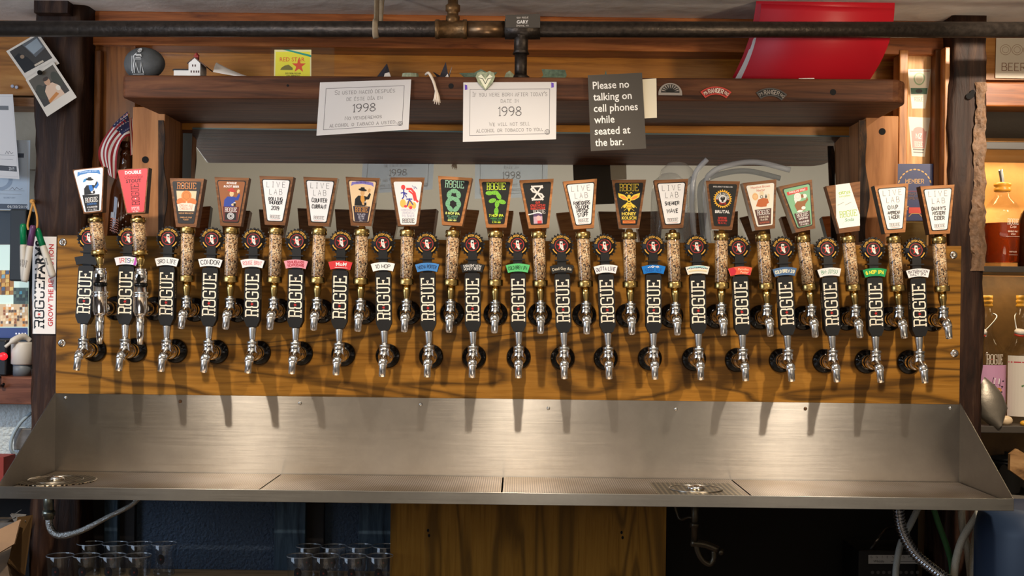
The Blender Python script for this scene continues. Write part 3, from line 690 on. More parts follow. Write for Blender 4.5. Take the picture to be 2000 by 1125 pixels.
# ---- name strips of the lower row: (plate colour or None, painter)
def hand(text, col=(28, 26, 34), h=9, fit=44, jit=.25, wd=1.25):
    return lambda m: m.mat(ink(*col)).pen(text, 0, 0, h, wd, fit=fit, jit=jit)
def two(a, b, col, h=6, fit=42, jit=.2, wd=1.0):
    def f(m): m.mat(ink(*col)).pen(a, 0, 3.7, h, wd, fit=fit, jit=jit); m.pen(b, 0, -3.6, h, wd, fit=fit, jit=jit)
    return f
def s_colour(m):
    for k, (ch, c) in enumerate((('I', (190, 60, 90)), ('R', (200, 70, 60)), ('I', (90, 120, 90)), ('S', (60, 70, 140)), ('H', (120, 160, 90)))): m.mat(ink(*c)).pen(ch, -15+k*7, 0, 10, 1.5, jit=.2)
    m.mat(ink(180, 70, 170)).rect(19, 25, -9, 9)
def s_mom(m):
    m.mat(W_).type('MoM', 2, 1.4, 9, fit=34, bold=.01); m.rect(-14, 18, -6.4, -5.6)
def s_scribble(m):
    m.mat(ink(150, 200, 205)).poly([(-25, 4), (-14, 9), (14, 9), (25, 4), (14, 5), (-14, 5)])
    m.mat(ink(30, 60, 96)); [m.line([(-24+k*4, 3+.8*math.sin(k*2)), (-21+k*4, 4.4+.8*math.cos(k))], 1.6) for k in range(12)]
    m.mat(ink(226, 204, 160)).rect(-22, 22, -4, -1, 8)
def s_soba(m):
    m.mat(ink(10, 70, 150)).pen('SOBA ALE', 0, -2.5, 8, 1.1, fit=40); m.mat(W_)
    m.line([(-13, 5), (-11, 3.4), (-9, 5.6), (-7, 3.6), (-4, 6), (-1, 3.6), (2, 6.4), (5, 4), (9, 6), (13, 4.6)], .9).ring(-2, 5, 2.4, .8).ring(9, 5, 2.2, .8)
def s_orange(m):
    m.mat(ink(200, 36, 56)).poly([(-25, -9), (-25, 9), (-14, 9), (-9, 0), (-14, -9)]).poly([(16, -9), (25, 4), (25, -9)]).ell(-17, 0, 6)
    m.mat(ink(246, 226, 190)).type('Paradise', 7, 3.2, 5.4, fit=26, slant=.2).type('Pucker', 10, -4, 5.4, fit=20, slant=.2)
def s_deadguy(m): m.mat(ink(222, 208, 184)).type('Dead Guy Ale', 0, 0, 7.4, fit=46, bold=.006)
LOWER = [ # flange px, lever foot px, crest px, strip colour, painter, label
 ((185,683),(164,650),(175,468), None, None, 'lower-row black beer tap with a blank black name strip'),
 ((264,684),(244,651),(252,469), (226,224,232), s_colour, 'lower-row beer tap, white name strip with coloured letters and a magenta end'),
 ((343,685.5),(325,652),(330,470), (232,228,226), hand('3RD LIFE'), 'lower-row beer tap, third from the left, white strip handwritten 3RD LIFE'),
 ((423,687),(408,653),(414.5,471), (236,232,230), hand('CONDOR', h=10, wd=1.5), 'lower-row beer tap, fourth from the left, white strip handwritten CONDOR'),
 ((506,688.5),(491,655),(496,473), (232,228,226), hand('ROUGE BRUT', (214,120,124), 9, wd=1.1), 'lower-row beer tap with a white name strip handwritten in faded pink'),
 ((588,690),(576,656),(581,474), (226,150,160), two('RHUBARB', 'SCHMUBARB', (176,40,60), 6, 40, 0, 1.3), 'lower-row beer tap with a pink name strip lettered in dark red'),
 ((671,692),(661,658),(667,474.5), (208,50,54), s_mom, 'lower-row beer tap with a red name strip and big white letters'),
 ((757.5,695),(748,661),(748,475.5), (236,232,228), hand('10 HOP', (28,26,34), 8.5, 34, .2, 1.3), 'lower-row beer tap, white strip handwritten 10 HOP, eighth from the left'),
 ((842,696),(836,661),(834,476), (66,128,192), hand('MOCHA PORTER', (24,50,86), 8, 44, 0, 1.2), 'lower-row beer tap with a light blue name strip lettered dark blue'),
 ((926,697),(922,662),(923,476.5), (34,32,32), two('STRAIGHT WITH', 'HONEY BEER', (225,220,214), 5.6, 40, .3, .9), 'lower-row beer tap, black strip with two lines of white scrawl'),
 ((1013,697.5),(1011,662),(1011,477), (88,186,110), hand('COLD BREW IPA', (22,60,36), 8, 45, 0, 1.2), 'lower-row beer tap with a light green name strip in dark letters'),
 ((1099,699),(1099,664),(1096,478), (34,32,32), s_deadguy, 'lower-row beer tap, black strip with one line of cream blackletter'),
 ((1183,699.5),(1185,666),(1180,479.5), (238,232,230), hand('OUTTA LINE', (40,34,70), 8.5, 46), 'lower-row beer tap, white strip handwritten OUTTA LINE in purple ink'),
 ((1269,700),(1276,667),(1275,478.5), (0,112,192), s_soba, 'lower-row beer tap with a bright blue name strip and white script'),
 ((1355,701),(1364,668),(1360,481), (232,224,208), s_scribble, 'lower-row beer tap, cream name strip with a teal band along its top'),
 ((1439,703),(1448,669),(1442,482.5), (226,92,60), s_orange, 'lower-row beer tap with an orange and red name strip in white script'),
 ((1525,704),(1536,671),(1528,483.5), (78,108,146), hand('COLD BREW 2.0', (232,226,200), 7, 45, 0, 1.5), 'lower-row beer tap with a slate blue name strip in cream capitals'),
 ((1610,705),(1622.5,672),(1614,484.5), (232,228,224), hand('BM-JITSU', (40,140,96), 8.5, 38, .4, 1.1), 'lower-row beer tap, white name strip handwritten in green'),
 ((1692,706),(1709.5,673),(1704,485.5), (12,142,76), hand('6 HOP IPA', (236,224,60), 7.5, 42, 0, 1.8), 'lower-row beer tap, deep green name strip in yellow capitals'),
 ((1775,707),(1794.5,674),(1787,487), (236,230,228), two('BATSQUATCH', 'HAZY IPA', (46,30,58), 6, 44, .25, 1.1), 'lower-row beer tap at the right end, white strip with two handwritten lines')]
def lever_matrix(C, T, yaw=0, rot=0):
    d = (T-C); a = math.atan2(d.x, d.z); b_ = math.atan2(-d.y, math.hypot(d.x, d.z))
    return Matrix.Translation(C) @ Matrix.Rotation(a, 4, 'Y') @ Matrix.Rotation(b_, 4, 'X') @ Matrix.Rotation(yaw, 4, 'Z')
def faucet(t, root_w, nitro=False):
    inst('flange', ME['flange'], t); inst('shank', ME['shank'], t)
    inst('faucet_body', ME['body'], t); inst('spout', ME['spout'], t); inst('collar', ME['collar'], t)
CZ = .030
for fl, foot, crest, col, paint, label in LOWER:
    yc = AX+(.016 if crest[0] < 300 else 0)
    o = P(*fl, 0); t = thing('beer_tap', o, label, 'beer tap', 'lower row of beer taps')
    faucet(t, o)
    C = Vector((0, AX, CZ)); Tw = P(*crest, yc)-o; M = lever_matrix(C, Vector((Tw.x, yc, Tw.z)), random.uniform(-.04, .04))
    inst('ferrule', ME['ferrule'], t, M)
    h = inst('handle', ME['paddle'], t, M); h['label'] = 'black paddle handle'
    inst('lettering', ME['letters'], h); inst('side_lettering', ME['sideletters'], h); inst('side_lettering', ME['sideletters_l'], h)
    c = inst('crest', ME['crest'], t, M); c['label'] = 'round crown-cap crest with red star'; inst('crest_print', ME['crestprint'], c)
    s = inst('name_strip', ME['sign'], t, M)
    if col:
        m = strip(MB(M=SIGNM, f=arcmap()), -26.2, 26.2, -9.3, 9.3, 13.0, 14.2); m.mats = [ink(*col)]
        p = inst('strip_face', m.mesh('tap_part'), s)
        m = MB(M=SIGNM, f=arcmap()); m.z = 14.25; paint(m); inst('strip_lettering', m.mesh('tap_part'), s)

# ---- art on the wooden heads (units mm, head centre at 0,0)
def bg(m, col, border=None, ins=6, y0=-49, y1=50):
    if border: m.mat(ink(*border)).poly(trap(ins, y0, y1))
    m.mat(ink(*col)).poly(trap(ins+(1.6 if border else 0), y0+(1.6 if border else 0), y1-(1.6 if border else 0)))
def small(m, rows, col, wd=.55):
    m.mat(ink(*col))
    for tx, y, h, f in rows: m.pen(tx, 0, y, h, wd, fit=f)
def live(*rows):
    def f(m):
        bg(m, (240, 236, 234), (34, 30, 32)); m.mat(ink(92, 84, 84)).pen('LIVE', 0, 38, 12.5, .9, fit=44, gap=3.6).pen('LAB', 0, 21, 12.5, .9, fit=30, gap=3.6)
        m.mat(ink(214, 206, 204)).rect(-18, 18, 11.5, 12)
        m.mat(ink(34, 26, 40))
        for tx, y, h, f_ in rows: m.pen(tx, 0, y, h, 1.6, fit=f_, jit=.45)
        m.mat(ink(96, 86, 86)).slab(0, -38, 25, 8, star=ink(226, 120, 116)); m.mat(ink(214, 128, 112)).rect(-11, 11, -45.3, -44.6)
    return f
def man(m, coat, shirt, hat, skin, dy=0, plume=None):
    """a figure in a hat, one arm raised, a dark pint in the other hand"""
    if plume: m.mat(ink(*plume)).poly([(-18, 14+dy), (-14, 22+dy), (-4, 25+dy), (-7, 19+dy), (-12, 15+dy)])
    m.mat(ink(*skin)).ell(1, 13+dy, 5, 7).poly([(14, 14+dy), (19, 16+dy), (20, 22+dy), (16, 24+dy), (13, 19+dy)])
    m.mat(ink(*coat)).poly([(-17, -18+dy), (-16, -2+dy), (-9, 6+dy), (5, 6+dy), (12, 4+dy), (18, 14+dy), (21, 10+dy), (17, -2+dy), (9, -3+dy), (8, -18+dy)])
    m.mat(ink(*shirt)).poly([(-3, 6+dy), (5, 6+dy), (7, -6+dy), (2, -14+dy), (-3, -4+dy)])
    m.mat(ink(*hat)).ell(1, 20+dy, 10, 3, rot=-.12).poly([(-5, 20+dy), (-3, 26+dy), (5, 26+dy), (7, 19+dy)])
    m.mat(ink(*skin)).ell(5, -13+dy, 4.5, 3); m.mat(K_).rect(6, 11, -17+dy, -8+dy); m.mat(W_).rect(6, 11, -9.5+dy, -7.6+dy)
def a_stout(m):
    bg(m, (236, 234, 236), None, 3, -54, 55); m.mat(ink(66, 126, 190)).poly([(-30, 38), (-28, 50), (0, 53), (28, 50), (30, 38), (22, 42), (0, 45), (-22, 42)])
    m.mat(ink(190, 210, 236)).pen('SHAKESPEARE STOUT', 0, 48.6, 3.4, .6, fit=46); man(m, (34, 34, 40), (44, 112, 190), (24, 24, 26), (236, 226, 220), 8, (60, 140, 196))
    m.mat(ink(44, 112, 190)).poly([(9, 6), (18, 14), (21, 22), (23, 12), (16, 3)])
    m.mat(ink(36, 34, 38)).poly([(-22, -10), (22, -12), (17, -53), (-17, -53)]); m.mat(W_).slab(0, -24, 33, 12, star=R_); small(m, [('SUPERFOOD', -35, 4, 24)], (60, 120, 190)); small(m, [('14 PLATO 69 IBU', -43, 4, 26), ('77 AA 135 L', -50, 4, 24)], (230, 226, 226))
def a_choc(m):
    bg(m, (226, 66, 72), None, 2.5, -55, 55.5); m.mat(W_).type('DOUBLE', 0, 48, 8, fit=44, bold=.03); m.mat(ink(120, 24, 34)).type('Chocolate', 0, 37, 8.5, fit=50, slant=.3)
    m.mat(ink(70, 16, 24)).type('STOUT', 0, 26, 9, fit=44, bold=.03).slab(2, -9, 56, 20, rot=PI/2, star=W_); small(m, [('SUPERFOOD', -43, 4, 20), ('17 PLATO', -48, 4, 20), ('60 IBU', -53, 3.4, 14)], (245, 210, 210))
def a_hazel_choc(m):
    bg(m, (40, 32, 30)); m.mat(ink(222, 138, 66)).slab(0, 40, 46, 15, star=W_); m.mat(ink(226, 196, 158)).poly([(-24, 28), (24, 28), (19, -20), (-19, -20)])
    m.mat(ink(206, 112, 48)).ell(-12, 2, 11, 9).ell(13, 2, 11, 9); m.mat(ink(214, 128, 58)).ell(0, 16, 12, 13); m.mat(ink(176, 92, 40)).ring(0, 16, 8, .8); m.mat(ink(246, 214, 196)).poly([(-22, -4), (-10, -1), (10, -1), (22, -4), (18, -19), (-18, -19)])
    m.mat(ink(226, 130, 96)).pen('CREAM ALE', 0, -7, 5, .8, fit=32).pen('CHOCOLATE', 0, -14, 5, .8, fit=30); small(m, [('HAZELNUT BROWN NECTAR', -25, 3, 34), ('CHOCOLATE STOUT', -35, 3, 28), ('FUSION', -40, 3, 12)], (206, 150, 100))
def a_root(m):
    bg(m, (150, 88, 44), (28, 22, 20)); m.mat(W_).type('ROGUE', 0, 44, 5, fit=24, bold=.03, slant=.2).type('ROOT BEER', 0, 36, 5, fit=40, bold=.03, slant=.2)
    man(m, (40, 64, 150), (40, 64, 150), (190, 60, 48), (230, 190, 140), 6); m.mat(ink(96, 32, 28)).poly([(-19, -12), (19, -12), (16, -47), (-16, -47)]); m.mat(W_).slab(0, -19, 29, 10, star=R_)
    m.mat(ink(44, 36, 36)).rect(-13, 13, -43, -26); m.mat(ink(190, 186, 186)).ell(0, -34, 8.4); m.mat(ink(60, 54, 54)).ring(0, -34, 5.4, .8).ell(0, -34, 2.6)
def a_blackhat(m):
    bg(m, (242, 206, 160), (72, 46, 40)); m.mat(ink(132, 120, 190)).poly([(-27, 36), (-25, 46), (0, 49), (25, 46), (27, 36), (20, 40), (0, 42), (-20, 40)]); m.mat(ink(60, 50, 120)).pen('DEPARTMENT', 0, 45.6, 3.4, .6, fit=30)
    man(m, (34, 32, 34), (222, 156, 70), (28, 26, 28), (220, 168, 110), 8); m.mat(ink(50, 42, 56)).poly([(-20, -11), (20, -11), (15, -47), (-15, -47)]); m.mat(ink(226, 154, 58)).slab(0, -19, 31, 12, star=ink(120, 60, 140))
    small(m, [('14 PLATO', -30, 3.6, 18), ('30 IBU', -35, 3.6, 14), ('75 AA', -40, 3.6, 14), ('21 L', -45, 3, 8)], (210, 204, 214))
def a_rooster(m):
    bg(m, (244, 240, 238), None, 6, -54, 47); m.mat(ink(246, 196, 96)).ell(-12, -4, 7, 10).ell(4, -6, 8, 9).ell(14, -9, 5, 8)
    m.mat(ink(238, 70, 70)).line([(-4, 30), (8, 30), (16, 20), (19, 4), (24, -1)], 5).line([(2, 26), (12, 18), (16, 2)], 4).ell(-11, 34, 5, 6).ell(-6, -11, 4, 3).ell(6, -14, 4, 4)
    m.mat(ink(58, 62, 160)).line([(-17, 20), (-10, 22), (-2, 18)], 2.6).line([(-10, 30), (-10, 12), (-14, 6)], 2.6).line([(-9, 20), (-3, 10)], 2).line([(-4, 6), (10, 6)], 2.4).line([(4, 8), (-2, -10)], 2.6).line([(4, 4), (12, -8)], 2.2).line([(10, 38), (14, 34), (18, 36)], .8).line([(14, 30), (18, 34), (22, 30)], .8)
    small(m, [('MORIMOTO', -20, 5, 34), ('IMPERIAL', -27, 5, 30), ('PILSNER', -34, 5, 28)], (186, 184, 206)); m.mat(ink(52, 46, 48)).slab(0, -45, 29, 10, star=R_)
def hop(m, x, y, rx, ry, rot, c1, c2):
    m.mat(ink(*c1)).ell(x, y, rx, ry, 14, rot); m.mat(ink(*c2))
    for k in (-.45, 0, .45): m.line([(x+rx*k*math.cos(rot)-ry*.7*math.sin(rot), y+rx*k*math.sin(rot)+ry*.7*math.cos(rot)), (x+rx*(k+.22)*math.cos(rot), y+rx*(k+.22)*math.sin(rot)), (x+rx*k*math.cos(rot)+ry*.7*math.sin(rot), y+rx*k*math.sin(rot)-ry*.7*math.cos(rot))], .7)
def a_eight(m):
    bg(m, (30, 28, 26)); m.mat(ink(160, 206, 172)).slab(0, 40, 46, 17, star=ink(220, 210, 120)); c1, c2 = (122, 176, 134), (84, 136, 100)
    for x, y, r in ((0, 24, 0), (-11, 16, 1.3), (11, 16, -1.3), (-7, 5, .6), (6, 4, -.4), (-13, -6, 1.5), (13, -6, -1.4), (-7, -18, -.8), (8, -18, .8)): hop(m, x, y, 9, 5.5, r, c1, c2)
    m.mat(ink(226, 232, 130)).type('8 HOP IPA', 0, -29, 6, fit=34, bold=.03); small(m, [('DRY HOPPED', -36, 3, 28), ('INDIA PALE', -40.5, 3, 20)], (124, 176, 134)); small(m, [('8.88% ABV', -45.5, 3.4, 20)], (226, 232, 130), .8)
def a_seven(m):
    bg(m, (28, 28, 24)); m.mat(ink(206, 226, 60)).slab(0, 40, 46, 17, star=ink(80, 170, 90)); c1, c2 = (124, 190, 52), (84, 148, 40)
    for x, y, r in ((-16, 24, 0), (-3, 25, 0), (6, 17, -1.1), (-9, 6, .3), (14, 3, -.3), (2, -2, 1.4), (0, -19, 1.5)): hop(m, x, y, 9, 5.2, r, c1, c2)
    m.mat(ink(214, 232, 60)).type('7 HOP IPA', 0, -29, 6, fit=34, bold=.03); small(m, [('IMPERIAL INDIA', -36, 3, 28), ('PALE ALE', -40.5, 3, 20)], (80, 160, 80)); small(m, [('7.77% ABV', -45.5, 3.4, 20)], (214, 232, 60), .8)
def a_xs(m):
    bg(m, (30, 27, 27)); m.mat(ink(226, 214, 206))
    m.line([(14, 37), (9, 41), (-8, 41), (-14, 35), (-10, 29), (10, 22), (14, 16), (8, 10), (-9, 10), (-14, 14)], 4).line([(-13, 43), (13, 8)], 3.6).line([(13, 43), (-13, 8)], 3.6).line([(-12, 10), (12, 10)], 2)
    small(m, [('OLD', 3, 4, 12), ('CRUSTACEAN', -4, 5, 34), ('BARLEYWINE', -11, 5, 34)], (214, 62, 44), 1); m.mat(ink(210, 202, 196)).slab(2, -19, 30, 9)
    m.mat(ink(196, 160, 172)).rect(-12, 9, -47, -23); m.mat(ink(86, 62, 96)).rect(-12, 9, -30, -23); m.mat(ink(232, 176, 168)).ell(0, -34, 5, 6); m.mat(ink(206, 66, 70)).rect(-3, 7, -47, -40); m.mat(W_).line([(-24, -25), (-12, -23), (0, -20), (8, -24)], 2.4)
def a_bee(m):
    bg(m, (28, 26, 24)); Y1 = ink(238, 200, 62); m.mat(Y1).slab(0, 39, 46, 17, star=ink(220, 110, 50))
    for s in (1, -1):
        m.mat(Y1).poly([(s*2, 14), (s*12, 22), (s*26, 26), (s*24, 16), (s*14, 10), (s*5, 8)]); m.mat(ink(232, 140, 60)).poly([(s*5, 13), (s*13, 19), (s*22, 20), (s*18, 14), (s*8, 10)])
        m.mat(Y1).poly([(s*3, 6), (s*14, -6), (s*12, -10), (s*8, -8), (s*3, 0)]).line([(s*2, 24), (s*5, 28), (s*8, 24)], 1.2).line([(s*4, 2), (s*14, -4), (s*18, -10)], 1).line([(s*3, -2), (s*7, -12), (s*12, -16)], 1)
    m.mat(Y1).ell(0, 18, 4, 4).ell(0, 10, 4.6, 6).poly([(-5.5, 2), (5.5, 2), (4.6, -10), (0, -19), (-4.6, -10)]); m.mat(ink(150, 70, 24)); [m.rect(-4.4, 4.4, y, y+1.2) for y in (-2, -5.5, -9)]; m.mat(K_).ell(0, 10, 2.4, 3)
    m.mat(ink(238, 206, 80)).type('HONEY', 0, -23, 7.5, fit=34, bold=.035).type('KOLSCH', 0, -33, 7.5, fit=34, bold=.035); m.mat(ink(222, 122, 54)).rect(-15, 15, -46, -39); m.mat(K_).line([(-12, -42), (-2, -43), (6, -41), (12, -43)], .8)
def a_brutal(m):
    bg(m, (26, 25, 26)); G = ink(244, 184, 52); pts = []
    for k in range(24*4): t = 2*PI*k/96; r = (22, 22, 18.6, 18.6)[k % 4]; pts.append((r*math.cos(t), 15+r*math.sin(t)))
    m.mat(G).poly(pts); m.mat(K_).ell(0, 15, 16.6, n=32); m.mat(W_).pen('ROGUE NATION', 0, 0, 5, .9, fit=42, arc=(0, 15, 13, 90)); m.mat(R_).pen('JOIN US', 0, 4.2, 4.4, .9, fit=16).star(-13, 13, 2).star(13, 13, 2)
    m.mat(W_).ring(0, 15, 8.8, 1.3); m.ell(0, 15, 8); m.mat(K_).poly([(-5, 18), (-3, 20.5), (4, 20.5), (6, 18), (5, 13), (2, 11), (2, 8), (-2.5, 8), (-2.5, 11.5), (-5.5, 14)]); m.mat(W_); [m.line([(x, 20), (x, 16.6)], .5) for x in (-2.4, 0, 2.6)]
    small(m, [('OFFICIAL DRINK OF THE ROGUE NATION', 43.5, 2.8, 46)], (226, 222, 220), .5); m.mat(W_).type('BRUTAL', 0, -15, 7, fit=35, bold=.03); small(m, [('SUPERFOOD', -30, 4, 20), ('13 PLATO 59 IBU', -36, 4, 22), ('78 AA 14 L', -42, 4, 20)], (214, 60, 50), .7)
def a_nectar(m):
    bg(m, (240, 232, 216), (236, 230, 222)); m.mat(ink(206, 92, 60)).type('Hazelnut Brown', 0, 44, 5.4, fit=46, bold=.01).type('Nectar', 0, 36, 5.6, fit=20, bold=.01)
    m.mat(ink(240, 196, 140)).ell(-15, 22, 7, 9); m.mat(ink(226, 150, 84)).ring(-15, 22, 6, .8); m.mat(ink(236, 214, 176)).ell(1, 28, 5, 6).poly([(10, 12), (16, 26), (20, 24), (18, 8)]); m.mat(ink(70, 60, 54)).ring(0, 20, 3, 1.2).poly([(8, 18), (11, 26), (13, 18), (10, 15)])
    m.mat(ink(196, 98, 40)).poly([(-16, -1), (-9, 14), (4, 17), (14, 14), (16, 4), (11, 2), (9, -4), (-4, -4)]); m.mat(ink(88, 48, 40)).poly([(-20, -9), (20, -9), (15, -46), (-15, -46)]); m.mat(W_).slab(0, -17, 31, 11, star=R_)
    small(m, [('14 PLATO 33 IBU', -28, 4, 22), ('75 AA 36 L', -34, 4, 18)], (220, 206, 190), .7); small(m, [('SUPERFOOD', -41, 3, 22)], (200, 90, 60))
def a_chocstout(m):
    bg(m, (128, 184, 140), (26, 22, 22)); m.mat(ink(212, 66, 58)).poly([(-26, 40), (26, 43), (25, 35), (-25, 32)]); m.mat(W_).pen('CHOCOLATE STOUT', 0, 38, 3.6, .8, fit=40)
    m.mat(ink(240, 232, 226)).ell(-2, 24, 9, 10).ell(14, 23, 6, 5).poly([(-12, 22), (-11, 10), (-5, 14)]); m.mat(ink(222, 206, 196)).ring(-2, 25, 4.6, .7); m.mat(ink(150, 92, 46)).rect(6, 12, 20, 28).poly([(-14, 6), (-6, 14), (6, 12), (16, 14), (20, 20), (21, 12), (12, 4), (9, -10), (-10, -10)])
    m.mat(ink(240, 232, 226)).ell(6, -4, 5, 4).ell(-4, -10, 7, 3); m.mat(ink(74, 34, 34)).poly([(-19, -13), (19, -13), (15, -46), (-15, -46)]); m.mat(W_).slab(0, -19, 29, 10, star=R_)
    small(m, [('SUPERFOOD', -28, 4, 22), ('15 PLATO 69 IBU', -36, 4, 24), ('77 AA 135 L', -42, 4, 20)], (230, 222, 220), .7)
def a_citrus(m):
    m.mat(ink(240, 238, 232)).poly([(-18, 57), (15, 57), (29, -20), (26, -46), (-23, -46), (-27, -20)]); G = ink(166, 198, 84)
    m.mat(G).type('citrus', 0, 38, 9, fit=32, bold=.02).type('cucumber', 0, 29, 5, fit=33, bold=.01); m.mat(ink(90, 110, 90)).line([(-20, 9), (-4, 14)], .8).line([(-2, 7), (13, 12)], .8); m.mat(G).slab(2, -14, 42, 15, star=ink(40, 150, 90)); m.mat(ink(40, 150, 96)).type('Soda', 3, -28, 8, fit=24, slant=.2)
    for k in range(14): m.ell(-18+(k*13) % 36, 50-(k*29) % 90, .5, n=6)
UPPER = [ # flange, head centre, rot deg, wood, art, label
 ((227,602),(181,373), 0, 'wd', a_stout, 'nitro beer tap at the left end, white plate with a plumed-hat figure'),
 ((303,603),(266,374), 0, 'wd', a_choc, 'tall nitro beer tap second from left, red plate with white top line'),
 ((381,605),(367.5,397), 0, 'w', a_hazel_choc, 'upper-row beer tap, black plate with an orange round figure on white'),
 ((464,606),(454,395), 0, 'w', a_root, 'upper-row beer tap, brown plate with a man in blue saluting'),
 ((547,607),(541,393), 0, 'w', live(('ROLLING', 4, 7.5, 33), ('THUNDER', -5, 7, 32), ('2019', -18, 8.5, 18)), 'upper-row beer tap, white plate handwritten ROLLING THUNDER 2019'),
 ((629,608),(626,395), 0, 'wa', live(('COUNTER', 3, 9, 36), ('CURRANT', -12, 9, 34)), 'upper-row beer tap, white plate handwritten COUNTER CURRANT'),
 ((712,610),(708,395), -1, 'wa', a_blackhat, 'upper-row beer tap, peach plate with a man in a black hat'),
 ((799,611),(796,395), 1.5, 'w', a_rooster, 'upper-row beer tap, white plate with a red and blue painted rooster'),
 ((883,612),(887,394), -1.5, 'l', a_eight, 'upper-row beer tap, black plate with a green 8 made of hops'),
 ((968,613),(969,398), 1, 'l', a_seven, 'upper-row beer tap, black plate with a bright green 7 made of hops'),
 ((1054.5,614),(1050,399), 1, 'l', a_xs, 'upper-row beer tap, black plate with crossed white letters and a photo'),
 ((1141,615),(1136,400), 2, 'l', live(('FOREIGNERS', 3, 8, 38), ('WELCOME', -7, 8, 32), ('PRIDE', -16, 7, 28), ('STUFF', -25, 8, 24)), 'upper-row beer tap, white plate with four handwritten lines'),
 ((1225.5,616),(1228,399.5), -1, 'wa', a_bee, 'upper-row beer tap, black plate with a yellow bee'),
 ((1311,617),(1311.5,399), 0, 'w', live(('SNEAKER', 1, 8, 33), ('WAVE', -17, 9, 26)), 'upper-row beer tap, white plate handwritten SNEAKER WAVE'),
 ((1398,618),(1409,402), -1, 'wa', a_brutal, 'upper-row beer tap, black plate with a yellow gear ring and fist'),
 ((1485,619.5),(1486,402), 3, 'wa', a_nectar, 'upper-row beer tap, cream plate with a figure in an orange sweater'),
 ((1569,621),(1560,405), 5, 'wa', a_chocstout, 'upper-row beer tap, green plate with a bearded figure in brown'),
 ((1653,622),(1650,407), 1.5, 'w', a_citrus, 'upper-row beer tap with a white paper label taped over its wooden head'),
 ((1736,623),(1741,408.5), 0, 'ld', live(('O.N.P.', 3, 9, 26), ('AMERICAN', -9, 7, 28), ('LAGER', -20, 8, 24)), 'upper-row beer tap, white plate with three handwritten lines, second from right'),
 ((1820,624),(1829,410.5), -1, 'ld', live(("DANNY'S", 3, 8, 32), ('MYSTERY', -8, 8, 30), ('CIDER', -20, 8.5, 24)), 'upper-row beer tap at the right end, white plate with three handwritten lines')]
NIT = {}; AN = -.116
NIT['shank'] = m_of(MB().lathe([(.0165, .013), (.0165, .022), (.0150, .024), (.0150, .050), (.0175, .052), (.0175, .080), (.015, .084), (.012, .116)], (0,0,0), (0,-1,0), 28), CHROME)
b = MB().lathe([(.0132, -.016), (.0162, -.008), (.0165, .026), (.0190, .027), (.0190, .030), (.0165, .031), (.0165, .035), (.0190, .036), (.0190, .039), (.0160, .040), (.0154, .054)], (0, AN, 0), (0,0,1), 26)
NIT['body'] = m_of(b, CHROME)
NIT['band'] = m_of(MB().lathe([(.0160, .054), (.0160, .059)], (0, AN, 0), (0,0,1), 26), BLACKG)
NIT['cap'] = m_of(MB().lathe([(.0154, .059), (.0154, .086), (.012, .089), (.0125, .090), (.0125, .094), (.009, .095), (.0045, .096), (.0045, .103)], (0, AN, 0), (0,0,1), 26), CHROME)
b = MB(M=Matrix.Translation((0, AN-.0156, .072)) @ FACE); b.prism([(-.004, -.011), (.004, -.011), (.004, .004), (.0028, .008), (-.0028, .008), (-.004, .004)], -.001, .0006)
NIT['slot'] = m_of(b, BLACKG)
NIT['spout'] = m_of(MB().lathe([(.0068, -.084), (.0088, -.052), (.0098, -.040), (.0098, -.016)], (0, AN, 0), (0,0,1), 20), CHROME)
_pl = {}
for k, (fl, hd, rot, wd, art, label) in enumerate(UPPER):
    o = P(*fl, 0); nitro = k < 2
    t = thing('nitro_tap' if nitro else 'beer_tap', o, label, 'beer tap', 'upper row of beer taps')
    if nitro:
        inst('flange', ME['flange'], t); inst('shank', NIT['shank'], t)
        for nm, ky in (('faucet_body', 'body'), ('seal_band', 'band'), ('bonnet', 'cap'), ('lever_slot', 'slot'), ('spout', 'spout')): inst(nm, NIT[ky], t)
        C = Vector((0, AN, .1)); sc = .91
    else:
        faucet(t, o); C = Vector((0, AX, CZ)); sc = 1.0
    Tw = P(*hd, C.y)-o; T = Vector((Tw.x, C.y, Tw.z)); M = lever_matrix(C, T)
    inst('ferrule', ME['ferrule_b'], t, M @ Matrix.Scale(.72, 4, (0,0,1)) if nitro else M)
    Mt = M
    if nitro: Mt = M @ Matrix.Translation((0, 0, .026)) @ Matrix.Scale(.66, 4, (0,0,1)) @ Matrix.Translation((0, 0, -.036))
    inst('lower_cap', ME['lowcap'], t, Mt); inst('upper_cap', ME['topcap'], t, Mt)
    tb = inst('grain_tube', ME['tube'], t, Mt); inst('malt_grain', ME['malt'], tb)
    yaw = (0,0,0,.03,-.02,0,.02,.16,-.05,.03,.02,0,-.05,-.03,.0,.05,.06,-.02,0,0)[k]
    MH = Matrix.Translation(T) @ Matrix.Rotation(math.atan2(T.x-C.x, T.z-C.z)-math.radians(rot), 4, 'Y') @ Matrix.Rotation(yaw, 4, 'Z') @ Matrix.Scale(sc, 4)
    h = inst('handle_head', ME['head_'+wd], t, MH); h['label'] = 'tapered wooden head'
    m = MB(M=Matrix.Translation((0, -.015, 0)) @ FACE @ MM)
    if art is not a_citrus:                                        # the raised plate
        ins, y0, y1 = (3, -54, 55) if nitro else ((6, -54, 47) if art is a_rooster else (6, -49, 50))
        m.prism(trap(ins-.3, y0-.3, y1+.3), 0, 1.0); m.mats = [WHITE if nitro or art is a_rooster else BLACK]
    else: m.prism([(-18, 57.3), (15, 57.3), (29, -20), (26, -46), (-23, -46), (-27, -20)][::-1], .1, .8); m.mats = [WHITE]
    lp = inst('label_plate', m.mesh('tap_part'), t, MH)
    m = MB(M=Matrix.Translation((0, -.015, 0)) @ FACE @ MM); m.z = 1.02; art(m)
    inst('label_print', m.mesh('tap_part'), lp)
